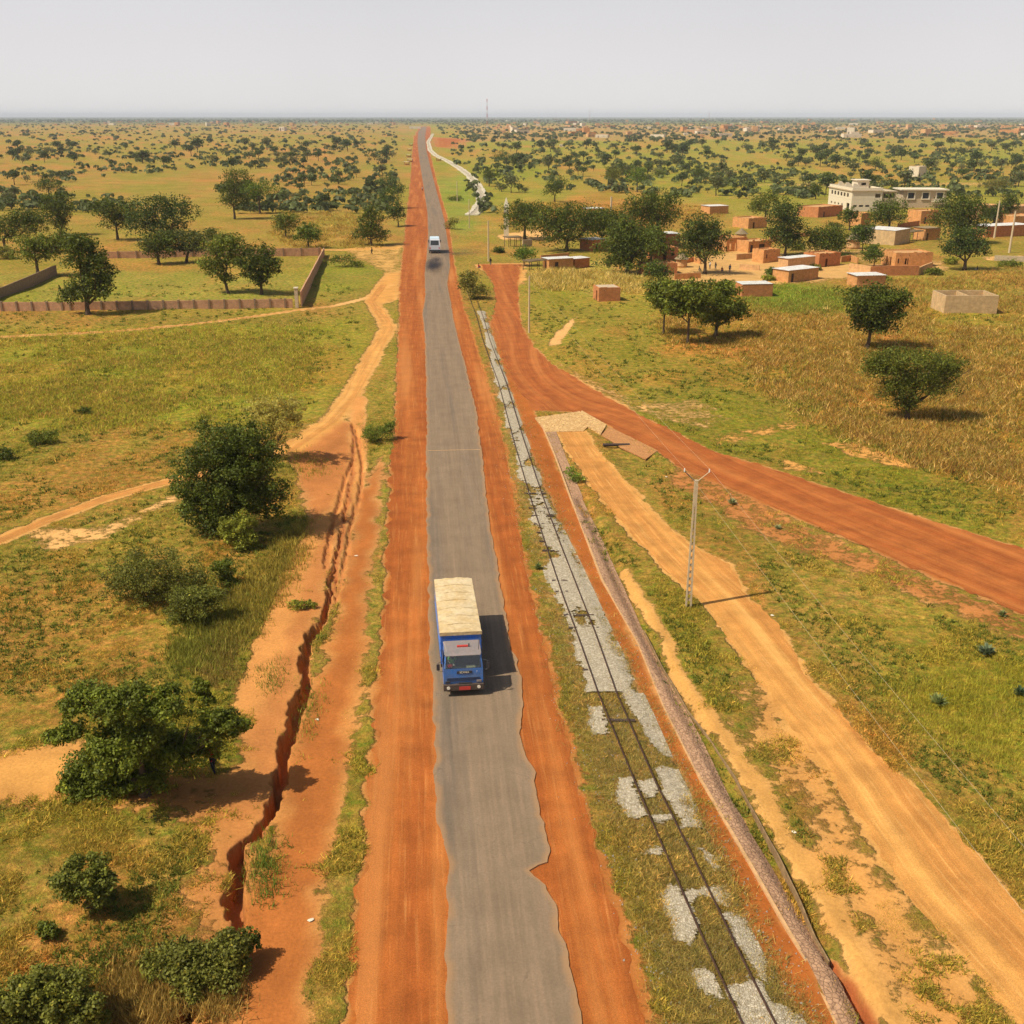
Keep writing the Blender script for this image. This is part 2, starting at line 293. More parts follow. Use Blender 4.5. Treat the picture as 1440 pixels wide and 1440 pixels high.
def mat_strip(name, col, kind):
    m, nt, b = mat(name, .92 if kind != 'asphalt' else .8, .15)
    co = objco(nt); a = attr(nt, 'acr').outputs['Fac']; l = attr(nt, 'alo').outputs['Fac']
    cx = N(nt, 'ShaderNodeCombineXYZ'); nt.links.new(a, cx.inputs[0]); nt.links.new(mth(nt, 'MULTIPLY', l, .035), cx.inputs[1])
    nb = noise(nt, cx.outputs[0], .42, 3, .5); n1 = noise(nt, cx.outputs[0], 1.3, 6, .7); n2 = noise(nt, co, .5, 5, .6); n3 = noise(nt, co, 9, 5, .7); n4 = noise(nt, cx.outputs[0], 5, 4, .6)
    if kind == 'asphalt':
        k = mth(nt, 'MULTIPLY', mr(nt, n1, .3, .7, .84, 1.14), mth(nt, 'MULTIPLY', mr(nt, n2, .3, .7, .90, 1.10), mr(nt, n3, .3, .7, .86, 1.14)))
        c = mixc(nt, mr(nt, nb, .50, .66, 0, .75, True), (*col, 1), (.155, .118, .082, 1))
        c = scalec(nt, mixc(nt, mr(nt, n4, .45, .75, 0, .5), c, (.30, .195, .115, 1)), k)
        vo = N(nt, 'ShaderNodeTexVoronoi', feature='DISTANCE_TO_EDGE'); vo.inputs['Scale'].default_value = .55
        va = N(nt, 'ShaderNodeVectorMath', operation='ADD'); nt.links.new(co, va.inputs[0]); nn_ = N(nt, 'ShaderNodeTexNoise'); nn_.inputs['Scale'].default_value = 1.4; nt.links.new(co, nn_.inputs['Vector']); nt.links.new(nn_.outputs['Color'], va.inputs[1]); nt.links.new(va.outputs[0], vo.inputs['Vector'])
        ck = mth(nt, 'MULTIPLY', mr(nt, vo.outputs['Distance'], .006, .022, 1, 0), mr(nt, n2, .54, .66, 0, .35)); c = mixc(nt, ck, c, (.07, .055, .04, 1))
        # drifted dust near both edges
        e = attr(nt, 'edge').outputs['Fac']
        dd = mth(nt, 'ADD', e, mth(nt, 'MULTIPLY', mth(nt, 'SUBTRACT', n2, .5), .9))
        c = mixc(nt, mr(nt, dd, .45, -.05, 0, .55, True), c, (.42, .22, .09, 1))
        bump(nt, b, n3, .35, .02)
    else:
        k = mth(nt, 'MULTIPLY', mr(nt, n1, .3, .7, .80, 1.20), mth(nt, 'MULTIPLY', mr(nt, n2, .3, .7, .78, 1.18), mr(nt, n3, .3, .7, .88, 1.12)))
        light = {'laterite': (.50, .19, .048, 1), 'side': (.48, .165, .040, 1), 'sand': (.68, .37, .11, 1)}[kind]
        c = mixc(nt, mr(nt, nb, .40, .60, .75, 0, True), (*col, 1), tuple(q*f for q, f in zip(col, (.78, .66, .6))))
        c = scalec(nt, mixc(nt, mr(nt, n4, .5, .78, 0, .75, True), c, light), k); c = mixc(nt, mr(nt, nb, .54, .68, 0, .6, True), c, light)
        sp_ = noise(nt, co, 22, 2, .5); c = scalec(nt, c, mr(nt, sp_, .3, .7, .78, 1.2))
        bump(nt, b, mth(nt, 'ADD', mth(nt, 'MULTIPLY', n3, .3), n1), .4, .08)
    nt.links.new(c, b.inputs['Base Color']); return m
def mat_noise(name, col, var=.2, scale=3, rough=.85, spec=.2, bmp=.3, bd=.03, col2=None, metal=0):
    m, nt, b = mat(name, rough, spec); co = objco(nt); n = noise(nt, co, scale, 5, .65); n2 = noise(nt, co, scale*6, 3, .6)
    base = (*col, 1)
    c = mixc(nt, mr(nt, n, .35, .65, 0, 1), base, (*(col2 or tuple(x*(1-var) for x in col)), 1))
    c = scalec(nt, c, mr(nt, n2, .3, .7, 1-var*.5, 1+var*.5)); nt.links.new(c, b.inputs['Base Color'])
    b.inputs['Metallic'].default_value = metal
    if bmp: bump(nt, b, n2, bmp, bd)
    return m
def mat_attrcol(name, rough=.8, spec=.25, trans=0.0, lo=.75, hi=1.25):
    m, nt, b = mat(name, rough, spec); c = attr(nt, 'tint').outputs['Color']
    n = noise(nt, objco(nt), 2.5, 3); c = scalec(nt, c, mr(nt, n, .3, .7, lo, hi))
    nt.links.new(c, b.inputs['Base Color'])
    if trans:
        t = N(nt, 'ShaderNodeBsdfTranslucent'); nt.links.new(scalec(nt, c, 1.3), t.inputs[0])
        x = N(nt, 'ShaderNodeMixShader'); x.inputs[0].default_value = trans
        nt.links.new(b.outputs[0], x.inputs[1]); nt.links.new(t.outputs[0], x.inputs[2])
        nt.links.new(x.outputs[0], nt.nodes['Material Output'].inputs['Surface'])
    return m
def mat_brick(name, c1, c2, mortar, sx=.4, sy=.2):
    m, nt, b = mat(name, .92, .1); co = objco(nt)
    t = N(nt, 'ShaderNodeTexBrick'); t.inputs['Scale'].default_value = 1; t.inputs['Brick Width'].default_value = sx; t.inputs['Row Height'].default_value = sy
    t.inputs['Mortar Size'].default_value = .015; t.inputs['Color1'].default_value = (*c1, 1); t.inputs['Color2'].default_value = (*c2, 1); t.inputs['Mortar'].default_value = (*mortar, 1)
    sep = N(nt, 'ShaderNodeSeparateXYZ'); nt.links.new(co, sep.inputs[0]); cb = N(nt, 'ShaderNodeCombineXYZ')
    nt.links.new(mth(nt, 'ADD', sep.outputs[0], sep.outputs[1]), cb.inputs[0]); nt.links.new(sep.outputs[2], cb.inputs[1]); nt.links.new(cb.outputs[0], t.inputs['Vector'])
    n = noise(nt, co, 1.2, 5, .65); c = scalec(nt, t.outputs['Color'], mr(nt, n, .3, .7, .75, 1.2)); nt.links.new(c, b.inputs['Base Color'])
    bump(nt, b, n, .3, .05); return m
def mat_stone(name, ca, cb_, joint, scale=2.6):
    m, nt, b = mat(name, .9, .15); co = objco(nt)
    v = N(nt, 'ShaderNodeTexVoronoi'); v.inputs['Scale'].default_value = scale; nt.links.new(co, v.inputs['Vector'])
    e = N(nt, 'ShaderNodeTexVoronoi', feature='DISTANCE_TO_EDGE'); e.inputs['Scale'].default_value = scale; nt.links.new(co, e.inputs['Vector'])
    sx = N(nt, 'ShaderNodeSeparateColor'); nt.links.new(v.outputs['Color'], sx.inputs[0])
    c = mixc(nt, sx.outputs[0], (*ca, 1), (*cb_, 1)); c = mixc(nt, mr(nt, e.outputs['Distance'], .02, .07, 1, 0), c, (*joint, 1))
    c = scalec(nt, c, mr(nt, noise(nt, co, 6, 4), .3, .7, .75, 1.25)); nt.links.new(c, b.inputs['Base Color'])
    bump(nt, b, mr(nt, e.outputs['Distance'], 0, .15, 0, 1), .6, .05); return m
M = {}
M['ground'] = mat_ground()
M['asphalt'] = mat_strip('worn_asphalt', (.220, .153, .092), 'asphalt')
M['laterite'] = mat_strip('laterite', LAT, 'laterite'); M['side'] = mat_strip('red_laterite', LATR, 'side'); M['sand'] = mat_strip('sandy_soil', SAND, 'sand')
M['gravel'] = mat_stone('ballast_stone', (.56, .48, .34), (.38, .32, .22), (.32, .24, .14), 9)
M['leaf'] = mat_attrcol('leaves', .6, .22, .25); M['grass'] = mat_attrcol('grass_blades', .85, .1, .3)
M['bark'] = mat_noise('bark', (.13, .09, .055), .4, 4, .95, .1, .5)
M['stone'] = mat_stone('drain_masonry', (.46, .27, .15), (.37, .21, .115), (.25, .14, .075), 4.5)
M['stone_pale'] = mat_stone('pale_masonry', (.66, .43, .18), (.52, .31, .12), (.42, .22, .08), 2.2)
M['concrete'] = mat_noise('concrete', (.56, .43, .27), .25, 2, .9, .2, .2); M['pole'] = mat_noise('pole_concrete', (.58, .45, .27), .15, 3, .85, .2, .1)
M['curb'] = mat_noise('kerb_concrete', (.62, .36, .16), .25, 2, .9, .1, .2)
M['rail'] = mat_noise('rusty_rail', (.10, .05, .03), .4, 5, .6, .4, .2, metal=.3)
M['mud'] = mat_brick('mud_brick', (.62, .31, .11), (.55, .25, .085), (.60, .31, .12)); M['mud_red'] = mat_brick('red_mud_brick', (.52, .21, .075), (.45, .17, .06), (.52, .24, .10))
M['mud_pale'] = mat_brick('pale_mud_plaster', (.64, .38, .17), (.57, .32, .13), (.62, .37, .17)); M['block'] = mat_brick('cement_block', (.60, .40, .19), (.54, .35, .16), (.48, .35, .2), .4, .2)
M['wallbrick'] = mat_brick('compound_brick', (.54, .29, .155), (.47, .25, .13), (.52, .32, .18)); M['white'] = mat_noise('whitewash', (.72, .62, .44), .12, 1.2, .85, .2, .1)
M['tin'] = mat_noise('tin_sheet', (.66, .66, .60), .3, 1.0, .55, .4, .2, col2=(.50, .44, .36)); M['mudroof'] = mat_noise('mud_roof', (.58, .32, .13), .2, 1.2, .95, .1, .4)
M['dark'] = mat_noise('dark_wood', (.09, .06, .045), .3, 6, .8, .2, .2); M['thatch'] = mat_noise('thatch', (.30, .22, .12), .35, 6, .95, .1, .5); M['metal_dark'] = mat_noise('dark_metal', (.05, .05, .055), .3, 5, .5, .4, 0)
def mat_plain(name, col, rough=.5, spec=.5, metal=0, var=.06, scale=6, coat=0):
    m = mat_noise(name, col, var, scale, rough, spec, 0, metal=metal)
    if coat: m.node_tree.nodes['Principled BSDF'].inputs['Coat Weight'].default_value = coat
    return m
# ------------------------------------------------------------------ object helpers
def link(o, parent=None):
    COL.objects.link(o)
    if parent is not None: o.parent = parent
    return o
def tag(o, label=None, cat=None, group=None, kind=None):
    if label: o['label'] = label
    if cat: o['category'] = cat
    if group: o['group'] = group
    if kind: o['kind'] = kind
    return o
def empty(name, loc, rz=0.0):
    o = bpy.data.objects.new(name, None); o.location = loc; o.rotation_euler = (0, 0, rz); o.empty_display_size = .3; return link(o)
def np_mesh(name, V, Fc, tint=None, attrs=None, mats=(), smooth=False, mat_idx=None):
    V = np.asarray(V, np.float32); Fc = np.asarray(Fc, np.int32); me = bpy.data.meshes.new(name)
    k = Fc.shape[1]; me.vertices.add(len(V)); me.vertices.foreach_set('co', V.ravel())
    me.loops.add(Fc.size); me.loops.foreach_set('vertex_index', Fc.ravel())
    me.polygons.add(len(Fc)); me.polygons.foreach_set('loop_start', np.arange(len(Fc), dtype=np.int32)*k)
    if mat_idx is not None: me.polygons.foreach_set('material_index', np.asarray(mat_idx, np.int32))
    for m in mats: me.materials.append(m)
    if tint is not None:
        a = me.attributes.new('tint', 'FLOAT_COLOR', 'FACE'); c = np.ones((len(Fc), 4), np.float32); c[:, :3] = tint; a.data.foreach_set('color', c.ravel())
    for nm, arr in (attrs or {}).items():
        arr = np.asarray(arr, np.float32)
        if arr.ndim == 2:
            a = me.attributes.new(nm, 'FLOAT_COLOR', 'POINT'); c = np.ones((len(V), 4), np.float32); c[:, :3] = arr; a.data.foreach_set('color', c.ravel())
        else:
            a = me.attributes.new(nm, 'FLOAT', 'POINT'); a.data.foreach_set('value', arr)
    me.update(calc_edges=True); me.validate()
    me.polygons.foreach_set('use_smooth', np.full(len(me.polygons), smooth)); return me
def mesh_obj(name, me, parent=None, loc=None, rz=None):
    o = bpy.data.objects.new(name, me)
    if loc is not None: o.location = loc
    if rz is not None: o.rotation_euler = (0, 0, rz)
    return link(o, parent)
class MB:
    """collects shapes, then becomes one mesh object"""
    def __init__(s): s.v = []; s.f = []; s.n = 0
    def add(s, vs, fs):
        s.v += [tuple(v) for v in vs]; s.f += [tuple(i+s.n for i in f) for f in fs]; s.n += len(vs)
    def box(s, x0, x1, y0, y1, z0, z1, M4=None):
        vs = [Vector((x, y, z)) for z in (z0, z1) for y in (y0, y1) for x in (x0, x1)]
        if M4: vs = [M4 @ v for v in vs]
        s.add(vs, [(0, 2, 3, 1), (4, 5, 7, 6), (0, 1, 5, 4), (2, 6, 7, 3), (0, 4, 6, 2), (1, 3, 7, 5)]); return s
    def hexa(s, b, t):
        s.add(list(b)+list(t), [(3, 2, 1, 0), (4, 5, 6, 7), (0, 1, 5, 4), (1, 2, 6, 5), (2, 3, 7, 6), (3, 0, 4, 7)]); return s
    def tube(s, pts, rad, k=8, cap=True):
        pts = [Vector(p) for p in pts]; n = len(pts); R = [rad]*n if isinstance(rad, (int, float)) else rad; vs = []
        for i, p in enumerate(pts):
            d = (pts[min(i+1, n-1)]-pts[max(i-1, 0)]); d = d.normalized() if d.length > 1e-6 else Vector((0, 0, 1))
            a = Vector((1, 0, 0)) if abs(d.x) < .9 else Vector((0, 1, 0)); a = (a-d*a.dot(d)).normalized(); b = d.cross(a)
            for j in range(k):
                t = 2*math.pi*j/k; vs.append(p+(a*math.cos(t)+b*math.sin(t))*R[i])
        fs = [(i*k+j, i*k+(j+1) % k, (i+1)*k+(j+1) % k, (i+1)*k+j) for i in range(n-1) for j in range(k)]
        if cap: fs += [tuple(range(k))[::-1], tuple((n-1)*k+j for j in range(k))]
        s.add(vs, fs); return s
    def ball(s, c, r, k=10, sc=(1, 1, 1)):
        vs = []; m = k//2
        for i in range(m+1):
            ph = math.pi*i/m
            for j in range(k):
                t = 2*math.pi*j/k; vs.append((c[0]+r*sc[0]*math.sin(ph)*math.cos(t), c[1]+r*sc[1]*math.sin(ph)*math.sin(t), c[2]+r*sc[2]*math.cos(ph)))
        s.add(vs, [(i*k+j, (i+1)*k+j, (i+1)*k+(j+1) % k, i*k+(j+1) % k) for i in range(m) for j in range(k)]); return s
    def mesh(s, name, mats, smooth=False):
        me = bpy.data.meshes.new(name); me.from_pydata(s.v, [], s.f)
        for m in (mats if isinstance(mats, (list, tuple)) else [mats]): me.materials.append(m)
        me.validate(); me.update()
        if smooth: me.polygons.foreach_set('use_smooth', [True]*len(me.polygons))
        return me
    def build(s, name, m, parent=None, loc=None, rz=None, smooth=False, bevel=0):
        o = mesh_obj(name, s.mesh(name, m, smooth), parent, loc, rz)
        if bevel:
            bv = o.modifiers.new('Bevel', 'BEVEL'); bv.width = bevel; bv.segments = 2; bv.limit_method = 'ANGLE'
        return o
# ------------------------------------------------------------------ ground
us = np.concatenate([[-9000, -5000, -3000, -1800, -1100, -700, -450, -330], np.arange(-240, 300, 3.0), np.arange(300, 520, 1.6), np.arange(520, 1682, 3.0), [1780, 1900, 2200, 2700, 3500, 5000, 8000, 12000]])
vs_ = np.concatenate([[164.4, 164.8, 165.3], np.arange(166, 200, 1.5), np.arange(200, 340, 3.0), np.arange(340, 600, 1.6), np.arange(600, 1548, 2.2), [1580, 1640, 1750, 1950, 2300, 3000]])
UU, VV = np.meshgrid(us, vs_); xy = Ga(np.stack([UU.ravel(), VV.ravel()], 1)); nr, nc = len(vs_), len(us)
lastx = xy[-nc:, 0]*1.0
extra = np.concatenate([np.stack([lastx*3, np.full(nc, yy)], 1) for yy in (-5., -60., -400.)]); xy = np.concatenate([xy, extra]); nr += 3
X, Y = xy[:, 0], xy[:, 1]; Z = hgt(X, Y); veg, dirt, bare = ground_eval(X, Y)
ii = (np.arange(nr-1)[:, None]*nc+np.arange(nc-1)[None]).ravel()
ground = mesh_obj('ground', np_mesh('ground', np.stack([X, Y, Z], 1), np.stack([ii, ii+nc, ii+nc+1, ii+1], 1), attrs=dict(veg=veg, dirt=dirt, bare=bare), mats=[M['ground']], smooth=True))
tag(ground, kind='structure')
# ------------------------------------------------------------------ sheets: road, shoulders, tracks
def resample(p, n):
    p = np.asarray(p, float); s = np.r_[0, np.cumsum(np.hypot(*np.diff(p, axis=0).T))]; t = np.linspace(0, s[-1], n)
    return np.stack([np.interp(t, s, p[:, 0]), np.interp(t, s, p[:, 1])], 1)
def by_v(p, v):
    p = np.asarray(p, float); o = np.argsort(p[:, 1], kind='stable'); return np.stack([np.interp(v, p[o, 1], p[o, 0]), v], 1)
def strip(name, A, B, z, m, ncol=10, jit=.12, side=0.0, drape=False, cut=None, arc=True, nrow=500, jl=1, jr=1):
    """sheet between two edge lines (px)"""
    a = Ga(resample(A, nrow)); b = Ga(resample(B, nrow))
    d = (b-a); wd = np.hypot(*d.T)[:, None]; d = d/wd; cl = np.r_[0, np.cumsum(np.hypot(*np.diff((a+b)/2, axis=0).T))]
    ja = (fbm(cl/1.3, cl*0+3, 4)-.5)*jit*2*4; jb = (fbm(cl/1.3, cl*0+40, 4)-.5)*jit*2*4
    a = a+d*ja[:, None]*jl; b = b+d*jb[:, None]*jr
    t = np.linspace(0, 1, ncol+1); Pm = a[:, None]*(1-t[None, :, None])+b[:, None]*t[None, :, None]
    x, y = Pm[..., 0].ravel(), Pm[..., 1].ravel(); zz = np.full(x.shape, z)+(hgt(x, y) if drape else 0)
    V = np.stack([x, y, zz], 1); k = ncol+1; ii = (np.arange(nrow-1)[:, None]*k+np.arange(ncol)[None]).ravel()
    Fc = np.stack([ii, ii+1, ii+k+1, ii+k], 1)
    kk = 61; am = np.stack([np.convolve(np.pad(a[:, q], 30, mode='reflect', reflect_type='odd'), np.ones(kk)/kk, 'valid') for q in (0, 1)], 1); dm = np.stack([np.convolve(np.pad(d[:, q], 30, mode='edge'), np.ones(kk)/kk, 'valid') for q in (0, 1)], 1)
    acr = ((Pm-am[:, None])*dm[:, None]).sum(2).ravel()
    if name in ('asphalt_road', 'laterite_shoulder'):
        cm = Ga([((p[0]+q[0])/2, p[1]) for p, q in zip(by_v(ROAD_L, np.linspace(1520, 180, 40)), by_v(ROAD_R, np.linspace(1520, 180, 40)))]); pf = np.polyfit(cm[:, 1], cm[:, 0], 2, w=1/cm[:, 1]); acr = x-np.polyval(pf, y)
    alo = np.repeat(cl, k); edge = (np.minimum(t, 1-t)[None]*wd).ravel()
    if side:
        n0 = len(V); ed = np.concatenate([np.arange(nrow)*k, np.arange(nrow)*k+ncol]); Vd = V[ed].copy(); Vd[:, 2] = -.04
        V = np.concatenate([V, Vd]); r = np.arange(nrow-1)
        f1 = np.stack([r*k, (r+1)*k, n0+r+1, n0+r], 1); f2 = np.stack([r*k+ncol, n0+nrow+r, n0+nrow+r+1, (r+1)*k+ncol], 1)
        Fc = np.concatenate([Fc, f1, f2]); acr = np.r_[acr, acr[ed]]; alo = np.r_[alo, alo[ed]]; edge = np.r_[edge, edge[ed]]
    o = mesh_obj(name, np_mesh(name, V, Fc, attrs=dict(acr=acr, alo=alo, edge=edge), mats=[m], smooth=False))
    return tag(o, kind='structure')
cl_a, cl_b = G(602, 633.5, .089), G(675, 632, .089); b = MB(); b.hexa([cl_a+Vector((0, -.05, -.01)), cl_b+Vector((0, -.05, -.01)), cl_b+Vector((0, .05, -.01)), cl_a+Vector((0, .05, -.01))], [cl_a+Vector((0, -.05, 0)), cl_b+Vector((0, -.05, 0)), cl_b+Vector((0, .05, 0)), cl_a+Vector((0, .05, 0))]); tag(b.build('road_joint', M['curb']), kind='structure')
def shift(p, dx): return [(u+dx*(v-163)/1000.0, v) for u, v in p]
strip('asphalt_road', ROAD_L, ROAD_R, .085, M['asphalt'], 14, .05, side=1, nrow=1400)
sl = [(u, v) for u, v in ROAD_L if v <= 1520]
strip('laterite_shoulder', by_v(SHL, np.linspace(1520, 180, 60)), by_v(shift(ROAD_L, 30), np.linspace(1520, 180, 60)), .016, M['laterite'], 12, .16, nrow=900, jr=0)
strip('laterite_shoulder', by_v([(u-(34+(60 if 1195 < v < 1260 else 0))*(v-163)/1000, v) for u, v in ROAD_R], np.linspace(1520, 180, 90)), by_v(SHR, np.linspace(1520, 180, 90)), .016, M['laterite'], 12, .12, nrow=900, jl=0)
strip('laterite_road', SIDE_D, SIDE_U, .030, M['side'], 14, .2, nrow=500)
strip('dirt_track', TRK_L, TRK_R, .012, M['sand'], 10, .12, nrow=500)
def path_sheet(key_px, hw, name='footpath'):
    w = Ga(resample(key_px, 260)); t = np.gradient(w, axis=0); t /= np.hypot(*t.T)[:, None]; n = np.stack([-t[:, 1], t[:, 0]], 1)
    s = np.r_[0, np.cumsum(np.hypot(*np.diff(w, axis=0).T))]; h = hw*(1+.5*(fbm(s/9, s*0+hw, 2)-.5))
    V = []; k = 5
    for q in np.linspace(-1, 1, k): V.append(np.stack([w[:, 0]+n[:, 0]*h*q, w[:, 1]+n[:, 1]*h*q], 1))
    Pm = np.stack(V, 1); x, y = Pm[..., 0].ravel(), Pm[..., 1].ravel(); V = np.stack([x, y, hgt(x, y, False)+.012], 1); ii = (np.arange(259)[:, None]*k+np.arange(k-1)[None]).ravel()
    acr = np.tile(np.linspace(0, 2*hw, k), 260); alo = np.repeat(s, k)
    o = mesh_obj(name, np_mesh(name, V, np.stack([ii, ii+1, ii+k+1, ii+k], 1), attrs=dict(acr=acr, alo=alo, edge=acr), mats=[M['sand']])); tag(o, kind='structure')
path_sheet(PATH_A, .62); path_sheet(PATH_B[1:8], .45); path_sheet(PATH_C[1:], .8)
# ------------------------------------------------------------------ railway
PATCH = [[(822,990),(846,996),(852,1034),(834,1034)], [(870,975),(908,975),(930,1020),(945,1065),(922,1060),(895,1012)], [(869,1095),(885,1096),(896,1118),(908,1148),(880,1150),(864,1118)],
 [(916,1080),(955,1083),(970,1110),(980,1140),(984,1168),(960,1170),(940,1135),(925,1100)], [(894,1102),(917,1098),(925,1118),(908,1122)], [(912,1150),(938,1148),(945,1160),(918,1160)], [(895,1192),(928,1195),(926,1203),(898,1203)],
 [(980,1195),(1005,1200),(1018,1222),(1000,1225)], [(922,1262),(942,1246),(957,1252),(972,1290),(980,1312),(968,1330),(944,1318),(928,1290)], [(962,1258),(988,1250),(1022,1246),(1040,1275),(1020,1275),(990,1265),(968,1275)],
 [(1014,1284),(1035,1284),(1060,1318),(1078,1348),(1078,1384),(1062,1378),(1034,1324)], [(968,1368),(985,1364),(1012,1385),(1020,1408),(990,1402)], [(1022,1382),(1062,1382),(1085,1410),(1125,1425),(1150,1460),(1170,1500),(1060,1500),(1038,1440)]]
PATCHW = [Ga(p_) for p_ in PATCH]
def patch_w(x, y):
    m = np.zeros(x.shape)
    for p_ in PATCHW: m = np.maximum(m, poly_w(x+(fbm(x*1.4, y*1.4, 3)-.5)*.55, y+(fbm(x*1.4+9, y*1.4, 3)-.5)*.8, p_, .12))
    return m
def gravel_strip():
    nrow, ncol = 2000, 34
    a = Ga(resample(BAL_L, nrow)); b = Ga(resample(BAL_R, nrow)); t = np.linspace(-.03, 1.03, ncol+1)
    Pm = a[:, None]*(1-t[None, :, None])+b[:, None]*t[None, :, None]; x, y = Pm[..., 0].ravel(), Pm[..., 1].ravel(); tt = np.tile(t, nrow)
    z = .02+.11*ss(0, .3, tt)*ss(1, .75, tt)+.05*(fbm(x*3, y*3, 2)-.5)
    k = ncol+1; ii = (np.arange(nrow-1)[:, None]*k+np.arange(ncol)[None]).ravel()
    q = fbm(x/1.7+80, y/4.0+11, 4)+.35*(fbm(x*2.5, y*2.5, 3)-.5); edge = np.minimum(tt, 1-tt)
    # stone shows between tufts; thinner cover of weeds halfway along, stronger near the camera and along the left side
    keep = (q+.16*ss(0, .18, edge)-.20*ss(.30, .10, tt)+(np.random.default_rng(4).random(len(q))-.5)*.10 > .53+.09*ss(56, 40, y)-.06*ss(.32, .5, tt)*ss(.95, .7, tt)*ss(52, 62, y)*ss(150, 90, y))
    keep = np.where(y < Ga([(840, 975)])[0, 1], patch_w(x, y) > np.random.default_rng(8).uniform(.05, .95, len(x)), keep)
    kf = keep[ii]; ii = ii[kf]
    me = np_mesh('railway_ballast', np.stack([x, y, z], 1), np.stack([ii, ii+1, ii+k+1, ii+k], 1), mats=[M['gravel']], smooth=True)
    tag(mesh_obj('railway_ballast', me), kind='structure'); return
gravel_strip()
track = empty('railway_track', (0, 0, 0)); tag(track, 'rusty railway track running beside the asphalt road through grey ballast and weeds', 'railway track')
railw = []
for ln in (RAIL_L, RAIL_R):
    p = Ga(resample(ln, 90)); railw.append(p); b = MB(); zt = .17
    prof = [(-.07, 0), (-.07, .02), (-.012, .035), (-.012, .11), (-.035, .12), (-.035, .15), (.035, .15), (.035, .12), (.012, .11), (.012, .035), (.07, .02), (.07, 0)]
    t = np.gradient(p, axis=0); t /= np.hypot(*t.T)[:, None]; vs = []
    for (px, py), (tx, ty) in zip(p, t):
        for q, h in prof: vs.append((px+ty*q*.48, py-tx*q*.48, h*.7+.13))
    k = len(prof); b.add(vs, [(i*k+j, i*k+(j+1) % k, (i+1)*k+(j+1) % k, (i+1)*k+j) for i in range(len(p)-1) for j in range(k)]); b.build('rail', M['rail'], track)
A_, B_ = resample(railw[0], 400), resample(railw[1], 400)
nsl = 0
for i in range(6, 396, 4):
    a, b_ = A_[i], B_[i]
    if a[1] > 100 or a[1] < 50 or rng.random() < .5: continue
    d = (b_-a)/np.hypot(*(b_-a)); n = np.array([-d[1], d[0]]); a2 = a-d*.42; b2 = b_+d*.42; m = MB()
    c = lambda q, s, z: (q[0]+n[0]*s, q[1]+n[1]*s, z)
    m.hexa([c(a2, -.11, .02), c(b2, -.11, .02), c(b2, .11, .02), c(a2, .11, .02)], [c(a2, -.1, .122), c(b2, -.1, .122), c(b2, .1, .122), c(a2, .1, .122)]); m.build('sleeper', M['dark'], track); nsl += 1
    if nsl > 90: break
# far bend of the railway: pale concrete-edged embankment
def ribbon(name, line, hw, z0, z1, m, kind='structure', parent=None, n=160, off=0.0, jit=0):
    w = Ga(resample(line, n)) if not isinstance(line, np.ndarray) else resample(line, n)
    t = np.gradient(w, axis=0); t /= np.hypot(*t.T)[:, None]; nn = np.stack([t[:, 1], -t[:, 0]], 1); w = w+nn*off; b = MB(); vs = []
    for i, (p, q) in enumerate(zip(w, nn)):
        h = hw*(1+jit*(random.random()-.5))
        for s, z in ((-h, z0), (-h, z1), (h, z1), (h, z0)): vs.append((p[0]+q[0]*s, p[1]+q[1]*s, z+(0)))
    b.add(vs, [(i*4+j, i*4+(j+1) % 4, (i+1)*4+(j+1) % 4, (i+1)*4+j) for i in range(n-1) for j in range(4)]+[(3, 2, 1, 0), (n*4-4, n*4-3, n*4-2, n*4-1)])
    o = b.build(name, m, parent)
    if kind: tag(o, kind=kind)
    return o
M['palegravel'] = mat_noise('pale_gravel', (.66, .58, .44), .3, .6, .9, .1, .3, col2=(.40, .34, .2))
for off in (-1.7, 1.7): ribbon('railway_ballast', FARRAIL, .75, 0, .35, M['palegravel'], off=off, jit=1.0)
ribbon('railway_ballast', FARRAIL, .9, 0, .18, M['gravel'])
# ------------------------------------------------------------------ lined drain
drain = empty('stone_lined_drain', (0, 0, 0)); tag(drain, 'long drain lined with brown stone between the railway and the dirt track', 'drain')
def drape_between(A, B, m, name, parent, nrow=420, ncol=8, off=.03, t0=0, t1=1):
    a = Ga(resample(A, nrow)); b = Ga(resample(B, nrow)); t = np.linspace(t0, t1, ncol+1); Pm = a[:, None]*(1-t[None, :, None])+b[:, None]*t[None, :, None]
    x, y = Pm[..., 0].ravel(), Pm[..., 1].ravel(); k = ncol+1; ii = (np.arange(nrow-1)[:, None]*k+np.arange(ncol)[None]).ravel()
    V = np.stack([x, y, hgt(x, y)+off], 1); return mesh_obj(name, np_mesh(name, V, np.stack([ii, ii+1, ii+k+1, ii+k], 1), mats=[m], smooth=True), parent)
drape_between(CURB, STONE_R, M['stone'], 'stone_lining', drain, ncol=18, nrow=700, off=.07, t1=1.32)
cw = Ga(resample(CURB, 220)); t = np.gradient(cw, axis=0); t /= np.hypot(*t.T)[:, None]; b = MB(); vs = []
for p, q in zip(cw, t):
    z = 0.0
    for s, zz in ((-.08, -.05), (-.075, .08), (.075, .08), (.08, -.3)): vs.append((p[0]+q[1]*s, p[1]-q[0]*s, z+zz))
b.add(vs, [(i*4+j, i*4+(j+1) % 4, (i+1)*4+(j+1) % 4, (i+1)*4+j) for i in range(219) for j in range(4)]); b.build('kerb', M['curb'], drain)
tw = Ga(resample(THIN, 160)); t = np.gradient(tw, axis=0); t /= np.hypot(*t.T)[:, None]; b = MB(); vs = []
for i, (p, q) in enumerate(zip(tw, t)):
    z = .02*math.sin(i*.3)
    for s, zz in ((-.03, -.5), (-.03, .01), (.03, .01), (.03, -.5)): vs.append((p[0]+q[1]*s, p[1]-q[0]*s, z+zz))
